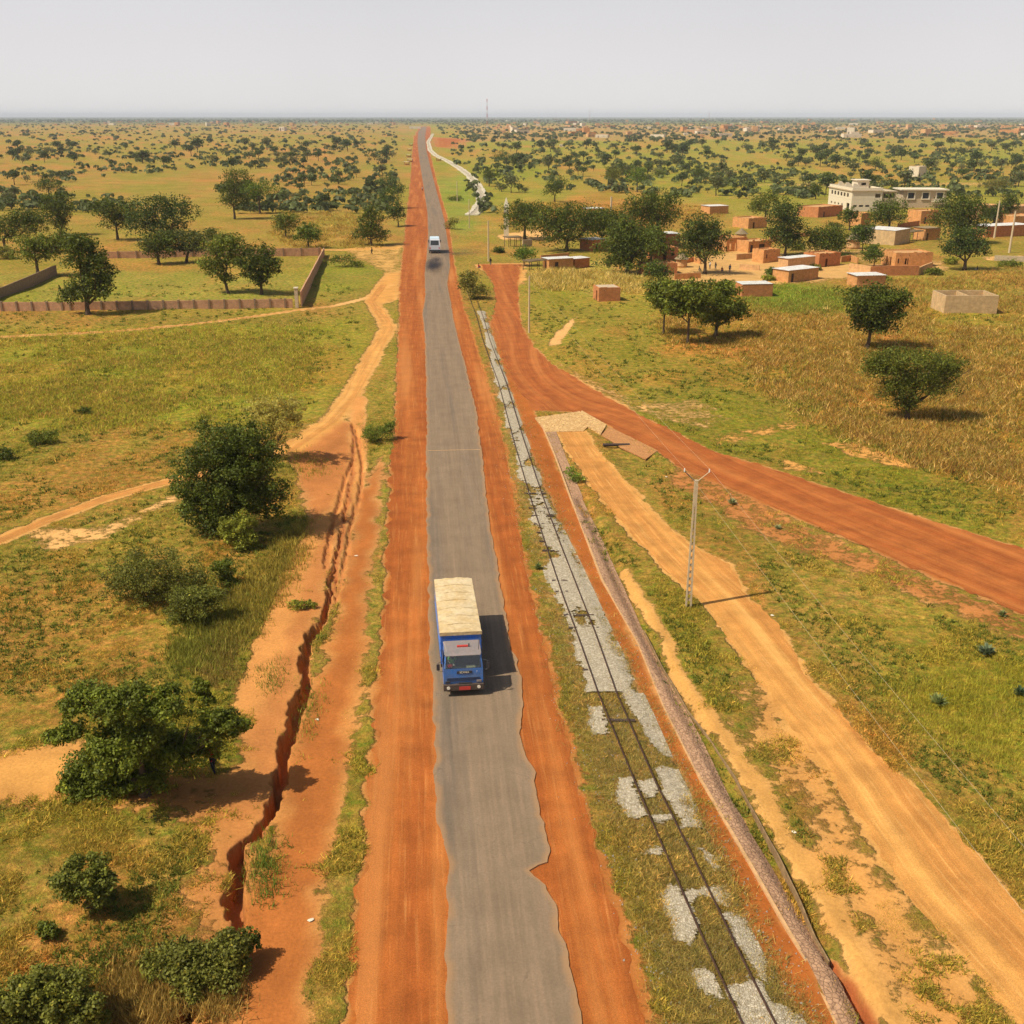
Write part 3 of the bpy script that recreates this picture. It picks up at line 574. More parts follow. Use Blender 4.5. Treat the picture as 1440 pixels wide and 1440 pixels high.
b.add(vs, [(i*4+j, i*4+(j+1) % 4, (i+1)*4+(j+1) % 4, (i+1)*4+j) for i in range(159) for j in range(4)]+[(3, 2, 1, 0), (636, 637, 638, 639)]); b.build('edge_wall', mat_noise('mossy_edge', (.33, .21, .10), .4, 2, .9, .1, .2), drain)
# culvert apron
def slab_poly(name, px, z0, z1, m, parent=None):
    w = Ga(px); n = len(w); b = MB(); zz = z1 if isinstance(z1, (list, tuple)) else [z1]*n
    b.add([(x, y, z0) for x, y in w]+[(x, y, zz[i]) for i, (x, y) in enumerate(w)], [tuple(range(n, 2*n))]+[(i, (i+1) % n, n+(i+1) % n, n+i) for i in range(n)]); return b.build(name, m, parent)
ap = empty('culvert_apron', G(812, 595)); apx = ap.location.copy(); tag(ap, 'pale stone paved culvert apron between the dirt track and the red side road', 'culvert apron')
def apart(name, px, z1, m):
    o = slab_poly(name, px, -.08, z1, m, ap); o.location = -apx; return o
apart('paved_slope', [(752,588),(815,579),(836,592),(820,607),(768,608)], .075, M['stone_pale'])
apart('paved_slope', [(818,578),(853,598),(845,611),(812,593)], .10, M['stone_pale'])
apart('stone_bank', [(856,600),(925,634),(908,646),(874,630),(846,612)], .05, mat_stone('reddish_masonry', (.48,.23,.08), (.42,.19,.065), (.42,.19,.07), 2.6))
b = MB(); g0 = G(866, 627); b.tube([(g0.x-apx.x-1.4, g0.y-apx.y-.25, .18), (g0.x-apx.x+1.5, g0.y-apx.y+.35, .02)], .17, 14); b.build('culvert_pipe', M['dark'], ap)
# ------------------------------------------------------------------ poles and wires
pole_tops = []; lampw = mat_noise('porcelain', (.8, .78, .7), .05, 2, .3, .5, 0)
def lattice_pole(px, py, hh, label, arms=True, w=.17, rz=0.0, thick=.62, slim=False):
    g = G(px, py); r = empty('utility_pole', (g.x, g.y, h1(g.x, g.y)), rz); tag(r, label, 'utility pole', 'concrete utility poles')
    b = MB(); tw_ = w*.5; wd = .10*thick
    solid = hh*.80
    if slim:
        b.tube([(0, 0, -.2), (0, 0, hh)], [.17*thick, .11*thick], 8)
    else:
        for s in (-1, 1): b.hexa([(s*w-wd, -.12, -.2), (s*w+wd, -.12, -.2), (s*w+wd, .12, -.2), (s*w-wd, .12, -.2)], [(s*tw_-wd*.9, -.10, solid), (s*tw_+wd*.9, -.10, solid), (s*tw_+wd*.9, .10, solid), (s*tw_-wd*.9, .10, solid)])
        n = 14
        for i in range(n):
            z = .5+i*(solid-.7)/(n-1); ww = w+(tw_-w)*z/solid; b.box(-ww+wd*.9, ww-wd*.9, -.07, .07, z, z+.16)
        b.hexa([(-tw_-wd*.9, -.11, solid), (tw_+wd*.9, -.11, solid), (tw_+wd*.9, .11, solid), (-tw_-wd*.9, .11, solid)], [(-tw_*.8-wd, -.1, hh), (tw_*.8+wd, -.1, hh), (tw_*.8+wd, .1, hh), (-tw_*.8-wd, .1, hh)])
    b.build('shaft', M['pole'], r)
    tips = []
    if arms:
        for s in (-1, 1):
            a = MB(); tip = Vector((s*.85, 0, hh+.62)); a.tube([(s*.05, 0, hh-.12), tip], [.06*thick, .045*thick], 6); a.build('cross_arm', M['pole'] if s > 0 else M['metal_dark'], r)
            i_ = MB(); i_.tube([tip+Vector((0, 0, -.02)), tip+Vector((0, 0, .22))], [.05, .035], 8); i_.build('insulator', lampw, r); tips.append(r.location+Matrix.Rotation(rz, 3, 'Z') @ (tip+Vector((0, 0, .22))))
    else: tips = [r.location+Vector((-.5, 0, hh)), r.location+Vector((.5, 0, hh))]
    pole_tops.append(tips); return r
lattice_pole(968, 853, 9.7, 'tall pale ladder-like concrete pole with a V of arms on the dirt track', rz=math.radians(-5))
lattice_pole(744, 468, 9.2, 'slender concrete pole beside the bend of the red side road below the village', thick=1.0, slim=True, arms=False)
lattice_pole(687, 368, 9.6, 'pale concrete pole by the sandy crossing beyond the white van', thick=1.3, slim=True, arms=False)
lattice_pole(660, 320, 9.0, 'thin dark pole in the grass between road and railway bend', thick=.9, slim=True, arms=False)
lattice_pole(643, 283, 8.0, 'short white pole among dark shrubs right of the far road', thick=1.2, slim=True, arms=False)
pole_main = list(pole_tops)
lattice_pole(1398, 335, 10.5, 'white pole in front of the long red house at the right edge', thick=1.9, slim=True, arms=False)
lattice_pole(1419, 356, 10.5, 'yellowish pole nearest the right edge above the rubble wall', thick=1.9, slim=True, arms=False)
lattice_pole(858, 338, 12, 'white pole standing between the dark tree masses of the village', thick=2.2, slim=True, arms=False)
# a pole behind the viewpoint carries the wires on past the camera
pz = [Vector((22.0, -34, 10.4)), Vector((23.9, -34, 10.4))]
chain = [pz]+pole_main[:4]
for i in range(len(chain)-1):
    for k in range(2):
        a, b_ = chain[i][k], chain[i+1][k]; m = MB(); L = (b_-a).length; pts = []
        for j in range(25):
            t = j/24; p = a.lerp(b_, t); p.z -= 4*t*(1-t)*L*.006; pts.append(p-a)
        m.tube(pts, .005, 5); o = m.build('power_line', M['pole'], None, a); tag(o, ['upper left', 'lower right'][k]+' overhead wire of the pair '+['from the ladder-like pole towards the camera', 'from the ladder-like pole to the slender one', 'from the slender pole to the sandy crossing', 'between the two far poles'][i], 'power line', 'overhead wires')
# ------------------------------------------------------------------ trees
def leaf_cloud(blobs, n, ls, rg, clump=.34, fill=.3, cut=.10, flat=1.0, tint=(.062, .085, .018), tv=.35, updn=.3):
    blobs = np.array(blobs, float); area = (blobs[:, 3]*blobs[:, 5]); area /= area.sum(); Vs = []; Ts = []
    for bl, a in zip(blobs, area):
        m = max(6, int(n*a)); R = bl[3:6]; k = max(6, int(60*(R.mean()/(R.mean()+.6)))); Rm = R.mean()
        d = rg.normal(size=(k, 3)); d /= np.linalg.norm(d, axis=1)[:, None]; d[:, 2] = np.where(d[:, 2] < -.45, -d[:, 2], d[:, 2])
        cc = bl[:3]+d*R*rg.uniform(.5, 1.12, (k, 1)); cr = clump*Rm*rg.uniform(.55, 1.35, k); ct = 1+tv*rg.normal(size=k)*.5
        nf = int(m*fill); ci = rg.integers(0, k, m-nf); q = rg.normal(size=(m-nf, 3)); q /= np.linalg.norm(q, axis=1)[:, None]
        pos = cc[ci]+q*(cr[ci]*rg.uniform(.45, 1.08, m-nf))[:, None]*np.array([1, 1, .75]); nn = q; tt = ct[ci]
        g = rg.normal(size=(nf, 3)); g /= np.linalg.norm(g, axis=1)[:, None]; g = g*rg.uniform(.2, .85, (nf, 1))
        pos = np.concatenate([pos, bl[:3]+g*R]); nn = np.concatenate([nn, g]); tt = np.concatenate([tt, np.full(nf, .85)])
        Vs.append(np.concatenate([pos, nn, tt[:, None]], 1))
    A = np.concatenate(Vs); A = A[A[:, 2] > cut]; pos, nn, tt = A[:, :3], A[:, 3:6], A[:, 6]; m = len(A)
    nn = nn*.7+rg.normal(size=(m, 3))*.55+np.array([0, 0, updn]); nn /= np.linalg.norm(nn, axis=1)[:, None]
    r = rg.normal(size=(m, 3)); u = np.cross(nn, r); u /= np.linalg.norm(u, axis=1)[:, None]; w = np.cross(nn, u)
    s = (ls*rg.uniform(.55, 1.35, m))[:, None]; u = u*s*.62; w = w*s*.38
    V = np.stack([pos-u, pos-w+nn*s*.08, pos+u, pos+w-nn*s*.04], 1).reshape(-1, 3); Fc = np.arange(m*4).reshape(-1, 4)
    T = np.array(tint)[None]*np.clip(tt*rg.uniform(.7, 1.35, m), .35, 2.2)[:, None]
    y = rg.random(m) < .06; T[y] *= np.array([1.9, 1.6, 1.3])
    return V, Fc, T
def trunk_mesh(blobs, h0, r0, rg, nl=5, lean=(0, 0)):
    b = MB(); top = Vector((lean[0], lean[1], h0)); b.tube([(0, 0, -.3), (lean[0]*.25+rg.normal()*.06, lean[1]*.25, h0*.35), (lean[0]*.6, lean[1]*.6+rg.normal()*.06, h0*.7), top], [r0*1.5, r0, r0*.85, r0*.8], 9)
    bs = sorted(blobs, key=lambda q: -q[3]*q[5])[:nl]
    for q in bs:
        c = Vector(q[:3]); e = top.lerp(c, .9); mid = top.lerp(e, .5)+Vector((rg.normal()*.2, rg.normal()*.2, -.1*(e-top).length)); b.tube([top-Vector((0, 0, .2)), mid, e], [r0*.6, r0*.38, r0*.14], 6)
        for _ in range(3):
            e2 = c+Vector((rg.normal()*q[3]*.5, rg.normal()*q[4]*.5, abs(rg.normal())*q[5]*.4)); b.tube([mid, mid.lerp(e2, .6), e2], [r0*.3, r0*.16, r0*.05], 5)
    return b
DARK = (.060, .078, .010); MIDG = (.088, .108, .013); LGT = (.16, .175, .026); GREY = (.16, .155, .05)
def tree(label, base, blobs, n=3000, ls=.35, tint=DARK, kind='tree', group=None, r0=.28, h0=None, clump=.34, lean=(0, 0), name=None, fill=.3, parts=True, limbs=5, dj=.35):
    rg = np.random.default_rng(abs(hash((base[0]*7+base[1]))) % 99999); base = base if kind != 'bush' else (base[0], max(v+.55*rv for u, v, ru, rv in blobs)); g = G(*base); gz = h1(g.x, g.y); Y = g.y; B = []
    al = math.atan2(H-2, Y); near = base[1] > 545; n = int(n*(3.2 if near else 2.5)); ls = ls*(.56 if near else .80); tint = (tint[0]*1.5, tint[1]*1.42, min(tint[2], .014+.3*max(0, tint[0]-.08)))
    for (u, v, ru, rv) in blobs:
        c = at_depth(u, v, Y+(rg.random()-.5)*dj*2); zc = zcam(c); kf_ = 1.20 if (280 < base[1] < 400 and kind == 'tree' and base[0] > 600) else (1.12 if kind == 'tree' else (1.18 if base[1] > 1150 else 1.06)); ru *= kf_; rv *= kf_; rx = ru*zc/F; ry = rx*.85; rvw = rv*zc/F
        rz = max(math.sqrt(max(rvw**2-(ry*math.sin(al))**2, 0))/math.cos(al), rvw*.84); B.append((c.x-g.x, c.y-g.y+(rg.random()-.5)*rx*.35, max(c.z-gz, rz*.5) if kind != 'bush' else min(max(c.z-gz, rz*.45), rz*1.6), rx, ry, rz))
    V, Fc, T = leaf_cloud(B, n, ls, rg, clump, fill, tint=tint)
    nm = name or kind; r = empty(nm, (g.x, g.y, gz)); tag(r, label, 'bush' if kind == 'bush' else 'tree', group)
    mesh_obj('crown' if kind == 'tree' else 'foliage', np_mesh('crown', V, Fc, tint=T, mats=[M['leaf']]), r)
    zb = min(q[2]-q[5]*.35 for q in B); hh = h0 if h0 else max(.35, zb); trunk_mesh(B, hh, r0, rg, limbs, lean).build('trunk' if kind == 'tree' else 'stem', M['bark'], r)
    return r
T = tree
# near left
T('broad dark dense tree whose foliage reaches the ground beside the footpath left of the road', (330,748), [(322,632,50,36),(300,672,46,44),(350,676,46,44),(322,706,58,38),(374,706,30,28),(282,715,30,30),(345,648,40,36),(300,735,26,20)], 15000, .30, DARK, r0=.4, name='shade_tree', clump=.26)
T('thin grey-leaved tree standing behind the broad dark one', (384,648), [(385,580,36,24),(400,600,26,24),(365,600,22,26),(392,625,16,12)], 3200, .26, (.25,.225,.12), r0=.13, fill=.1, name='thin_tree', clump=.22)
T('pale green round bush at the foot of the broad dark tree', (334,782), [(334,750,24,26),(322,738,14,12),(350,765,14,12)], 3200, .22, LGT, 'bush', r0=.06)
T('wide feathery flat-topped thorn bush lower left of the broad dark tree', (228,852), [(215,795,62,30),(185,818,40,24),(262,782,38,20),(235,830,50,18)], 6500, .20, (.10,.105,.03), 'bush', r0=.10, fill=.35, clump=.22, name='thorn_bush')
T('small dark bush just right of the feathery thorn bush', (312,832), [(314,806,18,18),(322,820,12,10)], 1500, .2, MIDG, 'bush', r0=.05)
T('blue-green leafy bush with a spreading skirt below the small dark one', (268,885), [(268,850,32,24),(294,840,26,20),(250,868,20,14)], 3200, .2, (.105,.115,.022), 'bush', r0=.05)
T('large spreading green tree with a gap in its crown over bare orange soil', (205,1118), [(92,1032,26,16),(128,985,36,22),(172,990,40,26),(225,1005,34,20),(236,972,14,10),(285,978,13,20),(312,1028,28,26),(180,1050,54,34),(240,1058,46,30),(292,1050,20,16),(150,1100,52,32),(122,1132,30,16),(205,1095,32,24)], 20000, .25, MIDG, r0=.26, h0=1.4, clump=.34, name='spreading_tree', fill=.12, dj=1.2)
T('isolated leafy green bush below the large spreading tree', (122,1290), [(115,1228,34,28),(135,1250,26,22),(148,1275,18,12)], 3600, .2, (.10,.112,.02), 'bush', r0=.06, fill=.1)
T('little bush alone in dry grass near the bottom left', (72,1332), [(70,1316,13,14)], 500, .18, MIDG, 'bush', r0=.03)
T('wide grey-green bush overhanging the erosion gully near the bottom', (272,1392), [(240,1312,32,26),(290,1320,46,34),(262,1352,44,30),(320,1345,26,28),(205,1302,18,18)], 7500, .21, (.11,.115,.025), 'bush', r0=.08, fill=.12)
T('big pale green bush in the bottom left corner', (62,1478), [(40,1395,44,34),(95,1378,36,30),(70,1425,60,36),(20,1430,40,40),(120,1350,14,14)], 8500, .21, (.11,.118,.022), 'bush', r0=.08, fill=.12)
T('dark shrub growing out of the gully wall right of the wide grey-green bush', (346,1352), [(346,1326,15,16),(338,1345,10,10)], 900, .18, DARK, 'bush', r0=.04)
T('small rounded shrub alone in the bright field at the left edge', (57,632), [(57,618,21,11)], 900, .22, MIDG, 'bush', r0=.05)
T('half visible dark shrub cut by the left edge beside the bright field', (6,652), [(6,640,14,10)], 600, .22, DARK, 'bush', r0=.05)
T('tiny dark shrub in the middle of the bright green field', (118,585), [(118,578,11,6)], 350, .2, DARK, 'bush', r0=.04)
T('low green thicket on the verge left of the red shoulder', (534,625), [(534,608,24,11),(520,614,12,8),(548,600,10,10)], 1500, .2, (.09,.12,.022), 'bush', r0=.04)
T('green weedy clump where the gully widens left of the truck', (432,862), [(420,852,14,9),(438,856,10,7)], 700, .16, LGT, 'bush', r0=.03)
T('leafy green clump at the edge of the stone drain below the apron', (806,678), [(802,664,10,8),(810,672,12,8)], 500, .18, (.13,.19,.03), 'bush', r0=.03)
# agave-like rosettes come with the plants below; walled compound and left middle ground
T('tall dark tree in front of the brick compound wall', (124,443), [(116,362,26,24),(136,382,22,26),(122,408,26,20),(96,418,13,14),(108,344,20,12),(148,400,12,18)], 4200, .42, DARK, r0=.45, h0=1.8, name='shade_tree')
T('broad round tree over the left end of the compound wall', (54,388), [(45,355,24,20),(70,350,20,18),(92,340,18,14)], 2600, .45, MIDG, r0=.35)
T('dark tall tree at the left beyond the compound', (87,331), [(80,285,22,14),(92,300,10,16),(70,305,20,18),(85,318,12,10)], 2000, .5, DARK, r0=.35)
T('round dark crown above the taller left tree', (70,280), [(68,262,18,12)], 900, .5, DARK, r0=.3)
T('dense dark tree cut by the left edge', (8,355), [(12,325,22,22),(34,308,20,14),(48,318,18,16)], 2600, .45, DARK, r0=.35)
T('low grey-green thicket at the left edge behind the compound', (6,372), [(6,358,16,12)], 700, .4, GREY, 'bush', r0=.1)
T('wide dark tree left of the big thicket behind the compound', (166,338), [(150,295,22,14),(180,300,22,16),(165,312,20,14)], 2200, .5, DARK, r0=.35)
T('largest dark tree of the thicket behind the compound', (238,350), [(220,295,30,18),(250,300,24,20),(198,315,24,20),(235,325,28,20)], 3600, .5, (.045,.066,.014), r0=.4)
T('dense round tree touching the back compound wall', (224,372), [(222,348,24,20)], 1800, .45, DARK, r0=.35)
T('crooked branching tree behind the pair inside the compound', (262,370), [(255,340,24,14),(290,335,24,14),(268,350,20,10)], 1800, .45, (.055,.066,.018), r0=.35, lean=(.8,0))
T('left tree of the pair inside the walled compound', (321,413), [(310,362,28,22),(325,345,22,14),(300,380,16,12),(318,392,12,8)], 2600, .42, MIDG, r0=.3, lean=(-.5,0))
T('right darker tree of the pair inside the walled compound', (368,414), [(362,365,26,20),(380,375,16,18),(355,385,18,16),(365,395,12,10)], 2600, .42, DARK, r0=.3)
T('tall dark tree in the dry field beyond the compound', (330,308), [(332,255,20,15),(322,278,14,18),(338,285,16,14)], 2200, .5, DARK, r0=.35)
T('bright umbrella-shaped tree beside the tall dark one', (366,300), [(350,272,18,10),(368,268,22,12)], 1400, .5, (.08,.12,.022), r0=.3)
T('left of two pale round trees in brown crops', (402,334), [(402,315,18,14)], 900, .5, (.085,.10,.03), r0=.2)
T('right of two pale round trees in brown crops', (434,349), [(434,330,16,14)], 900, .5, (.08,.11,.03), r0=.2)
T('dark conical tree left of the red shoulder before the white van', (522,345), [(524,300,13,12),(520,318,18,14),(512,330,16,10),(535,332,14,10)], 2000, .45, DARK, r0=.3)
T('first bushy tree along the left shoulder beyond the conical one', (560,318), [(558,300,14,13)], 900, .45, (.05,.07,.018), r0=.2)
T('second bushy tree along the left shoulder', (552,293), [(548,278,18,13),(562,268,10,8)], 1000, .5, (.055,.08,.02), r0=.2)
T('third bushy tree along the left shoulder', (545,268), [(545,257,15,10)], 700, .5, (.055,.08,.02), r0=.2)
T('low thicket on the corner between the compound and the sandy junction', (482,372), [(478,366,20,6),(500,372,14,5)], 600, .35, MIDG, 'bush', r0=.05)
# village and right side
T('leftmost large tree of the village beside the white column', (738,336), [(728,300,22,14),(750,300,18,14),(738,312,26,12)], 2200, .5, DARK, r0=.4)
T('very wide dark tree of the village over the white-roofed shed', (797,354), [(775,312,22,18),(810,310,28,20),(790,330,36,20),(838,312,18,14)], 4600, .48, DARK, r0=.45)
T('highest dark tree of the village behind the two front ones', (922,348), [(930,288,26,17),(905,290,22,18),(895,315,30,24),(930,310,24,20)], 4200, .48, DARK, r0=.45)
T('massive dark tree in front of the village reaching the maize', (882,384), [(880,325,26,16),(872,348,26,20),(895,350,28,20),(878,368,30,14)], 4600, .46, DARK, r0=.45)
T('dark tree filling the gap between the widest and the highest village trees', (846,346), [(838,316,26,18),(850,325,24,16),(862,308,20,14)], 2600, .48, DARK, r0=.35)
T('dark tree behind the right flank of the massive village tree', (915,368), [(912,338,24,16),(925,348,18,14)], 2200, .46, DARK, r0=.3)
T('small bright green tree near the sandy junction', (738,374), [(738,358,15,10)], 700, .38, (.08,.125,.02), r0=.12)
T('big shade tree with people sitting beneath it in the village square', (991,386), [(985,325,22,18),(1000,335,20,18),(972,338,16,14),(990,352,26,16)], 3400, .45, (.052,.07,.018), r0=.38, h0=2.4)
T('low leafy tree in front of the red house left of the square', (925,398), [(922,382,17,12)], 900, .38, (.06,.085,.018), r0=.15)
T('left tree of the three below the village', (933,470), [(930,415,24,18),(942,430,18,14)], 2600, .40, MIDG, r0=.16, h0=3.4)
T('middle tree of the three below the village', (967,482), [(968,412,30,16),(978,432,24,18),(955,435,20,14)], 3200, .40, MIDG, r0=.2, h0=3.4)
T('right tree of the three below the village with a dark trunk', (1007,474), [(1015,410,22,14),(1010,430,30,18),(1035,440,20,14),(1005,448,22,14)], 3800, .40, MIDG, r0=.3, h0=2.0)
T('vase-shaped dark tree above the flat-crowned one in the brown field', (1221,490), [(1230,418,44,16),(1212,438,26,18),(1245,436,28,18),(1228,458,28,16)], 5600, .36, DARK, r0=.28, h0=2.6, name='vase_shaped_tree')
T('flat-crowned bright green tree leaning right in the brown field', (1275,590), [(1250,510,30,18),(1290,506,40,16),(1332,522,28,18),(1290,530,48,16),(1262,550,26,18),(1275,568,18,14),(1305,545,40,14),(1235,520,22,16)], 8500, .30, (.085,.10,.015), r0=.3, h0=1.7, name='flat_crowned_tree')
T('tall tree at the left end of the village road near the tin sheds', (1104,360), [(1100,300,22,16),(1108,320,24,18),(1095,335,20,14),(1115,338,16,12)], 3200, .46, (.048,.068,.018), r0=.32, h0=2.4)
T('pale grey-green tree behind the tall village tree', (1076,312), [(1078,285,18,14),(1064,292,12,10)], 1200, .5, (.085,.105,.04), r0=.3)
T('round dark tree behind the small mud house with a door', (1161,358), [(1158,335,22,14),(1175,338,16,14),(1160,345,26,11)], 2400, .45, DARK, r0=.3)
T('small round tree with a clear trunk left of the beige block house', (1212,357), [(1212,330,15,14)], 1300, .42, (.055,.08,.018), r0=.16, h0=2.6)
T('dense dark tree in front of the white two-storey building', (1250,322), [(1250,300,24,18),(1240,306,16,14)], 2000, .5, DARK, r0=.35)
T('small dark tree below the corner of the white building', (1194,323), [(1194,305,12,11)], 800, .45, DARK, r0=.2)
T('young green tree inside a mud walled yard', (1229,374), [(1228,358,13,12)], 900, .4, (.07,.10,.02), r0=.12)
T('tallest dark tree at the right of the village', (1350,342), [(1345,290,26,14),(1362,300,22,18),(1340,308,26,18),(1358,322,24,14)], 4200, .48, DARK, r0=.4)
T('broad shade tree on a short trunk right of the tan mud house', (1356,380), [(1358,336,26,14),(1345,352,18,10),(1368,350,20,12)], 2600, .42, (.05,.072,.018), r0=.42, h0=2.2)
T('lone dark tree at the far right behind the long red house', (1420,305), [(1420,284,12,12),(1418,294,13,10)], 1000, .5, DARK, r0=.25)
T('low dark tree between the tallest one and the far right one', (1398,318), [(1397,303,14,12)], 900, .5, (.05,.07,.02), r0=.25)
T('leafless grey thorny tree in the field beyond the village', (1396,276), [(1392,262,18,10),(1410,258,12,8)], 700, .5, (.12,.11,.06), r0=.25)
T('slender tree in the green field above the wide village tree', (780,284), [(784,260,14,10),(776,268,12,9)], 900, .5, (.055,.075,.02), r0=.28, h0=2.4)
T('feathery pale tree in the field left of the bright round one', (860,268), [(863,246,14,10)], 700, .5, (.105,.115,.035), r0=.2)
T('bright round tree in the field above the village', (896,270), [(896,248,14,13)], 900, .5, (.085,.13,.025), r0=.25)
T('short bush-like tree in the field right of the bright round one', (928,250), [(928,244,8,5)], 300, .5, MIDG, r0=.15)
T('small dark umbrella tree alone in the bright field', (983,252), [(983,243,8,6)], 400, .5, DARK, r0=.2)
T('solid dark round tree alone in the far right field', (1231,240), [(1231,230,11,7)], 500, .55, DARK, r0=.25)
T('upright dark tree left of the white building', (1147,280), [(1147,267,7,9)], 500, .5, DARK, r0=.2)
T('loose green tree behind the roof of the white building', (1162,262), [(1162,252,10,8)], 500, .5, (.07,.095,.025), r0=.2)
T('dark tree beside the bend of the far railway', (688,262), [(688,246,12,9)], 700, .5, DARK, r0=.25)
T('large green tree on the right of the far railway', (712,236), [(706,222,14,8)], 600, .55, (.05,.075,.02), r0=.25)
T('low round shrub in the yard of the tin-roofed houses', (1086,391), [(1086,384,10,7)], 400, .35, (.06,.09,.018), 'bush', r0=.08)
T('weedy dark hump covering the buried end of the railway', (664,424), [(662,398,15,16),(672,415,18,13),(652,385,9,12)], 1500, .28, (.10,.10,.03), 'bush', r0=.04, fill=.3)
T('ragged pale bush beside the shoulder opposite the white van', (640,318), [(636,308,9,6),(632,318,7,7)], 400, .35, (.13,.13,.06), 'bush', r0=.05)
T('dark shrub on the verge between far road and railway', (640,285), [(640,280,12,4)], 300, .45, DARK, 'bush', r0=.08)
for (u, v, ru, rv, lb) in ((1142,376,12,5,'low green clump between the two-roofed house and the red mud house'),(1080,392,9,5,'green garden clump left of the two-roofed house'),(1312,382,12,6,'leafy garden patch right of the tan mud house'),(1292,326,14,5,'green hedge below the orange two-step house'),(1190,362,12,5,'scrub clump under the small round village tree'),(1118,348,14,8,'leafy scrub behind the small square mud house'),(956,360,12,6,'garden shrubs right of the pale-roofed red house'),(1032,338,10,6,'shrub behind the roofless mud ruin'),(1242,392,12,5,'weeds before the white-roofed hut'),(1172,318,12,6,'scrub left of the small dark tree below the white building'),(700,352,9,5,'weedy shrub at the foot of the white column'),(1335,368,12,7,'undergrowth left of the broad shade tree'),(868,366,14,6,'scrub at the foot of the massive village tree'),(1420,372,16,6,'green scrub on the rubble wall at the right edge')):
    T(lb, (u, v+4), [(u, v, ru, rv), (u+ru*.5, v+1, ru*.6, rv*.7)], 420, .36, random.choice([MIDG, LGT, DARK]), 'bush', r0=.06)
# plain savanna trees: a few shapes, copied
def proto(kind, seed, tint, n=420, ls=.62, low=False):
    rg = np.random.default_rng(seed); k = rg.integers(2, 5); B = []
    for i in range(k): B.append((rg.uniform(-1.0, 1.0), rg.uniform(-1.0, 1.0), (1.3 if low else 3.2)+rg.random()*1.1, 1.75+rg.random()*.9, 1.75+rg.random()*.7, (.9 if low else 1.2)+rg.random()*.6))
    V, Fc, Tn = leaf_cloud(B, n, ls, rg, .4, .3, tint=tint); b = trunk_mesh(B, .5 if low else 1.7, .16, rg, 3)
    tv = np.array(b.v); tf = b.f; quads = [f if len(f) == 4 else None for f in tf]; quads = [f for f in quads if f]
    Va = np.concatenate([V, tv]); Fa = np.concatenate([Fc, np.array(quads)+len(V)]); mi = np.r_[np.zeros(len(Fc)), np.ones(len(quads))]
    Ta = np.concatenate([Tn, np.tile((.1, .07, .04), (len(quads), 1))]); return np_mesh('savanna_'+kind, Va, Fa, tint=Ta, mats=[M['leaf'], M['bark']], mat_idx=mi)
TREES = [proto('tree', s, t) for s, t in ((1, (.085,.10,.02)), (2, (.08,.10,.028)), (3, (.11,.13,.03)), (4, (.075,.095,.018)), (5, (.14,.145,.045)), (6, (.095,.12,.025)))]
BUSH = [proto('bush', s, t, 260, .5, True) for s, t in ((11, (.09,.105,.02)), (12, (.09,.11,.028)), (13, (.13,.135,.04)), (14, (.08,.10,.02)), (15, (.16,.155,.055)))]
def clear(u, v):
    if 545+ (300-v)*.12 < u < 615+(v-190)*.35: return False       # road
    if 600 < u < 700 and 200 < v < 330: return False
    if u < 470 and v > 330: return False
    if 700 < u and v > 275: return False
    return True
pts = []; tries = 0
while len(pts) < 900 and tries < 60000:
    tries += 1; v = 184+118*random.random()**1.35; u = random.uniform(-60, 1500); left = u < 590
    if left and v > 232 and random.random() < .62: continue
    if left and v > 252 and 100 < u < 300: continue
    if not clear(u, v): continue
    D = G(u, v); dn = vnoise(np.array([D.x/32+400]), np.array([D.y/110+400]))[0]
    lim = .50 if left else (.58 if v > 235 else .36)
    if dn < lim and random.random() < .78: continue
    if any(abs(u-a)*1.0 < (v-163)*.05+2 and abs(v-b) < (v-163)*.02+.6 for a, b in pts[-260:]): continue
    pts.append((u, v))
pts.sort(key=lambda q: -q[1]); ntree = nbush = 0
for u, v in pts:
    left = u < 590; isb = random.random() < (.45 if v > 215 else .25); g = G(u, v)
    if isb and nbush >= 270: isb = False
    if not isb and ntree >= 295: continue
    if v < 200 and not isb: pass
    me = random.choice(BUSH if isb else TREES); s = random.choice((.5, .7, .9, 1.1, 1.35))*random.uniform(.85, 1.15)*min(1.9, 1.0+max(0, (245-v)/60)*.85); nm = 'bush' if isb else 'savanna_tree'
    o = mesh_obj(nm, me, None, (g.x, g.y, h1(g.x, g.y)-.1), random.random()*6.28); o.scale = (s*random.uniform(.9, 1.2), s*random.uniform(.9, 1.2), s*random.uniform(.8, 1.1))
    side = 'left of' if left else 'right of'; dist = 'middle distance' if v > 240 else ('far savanna' if v > 205 else 'farthest fields')
    if isb: nbush += 1; tag(o, f'low dark bush scattered in the {dist} {side} the road', 'bush', f'bushes in the {dist} {side} the road')
    else: ntree += 1; tag(o, f'rounded savanna tree scattered in the {dist} {side} the road', 'tree', f'trees in the {dist} {side} the road')
print('savanna trees', ntree, 'bushes', nbush)
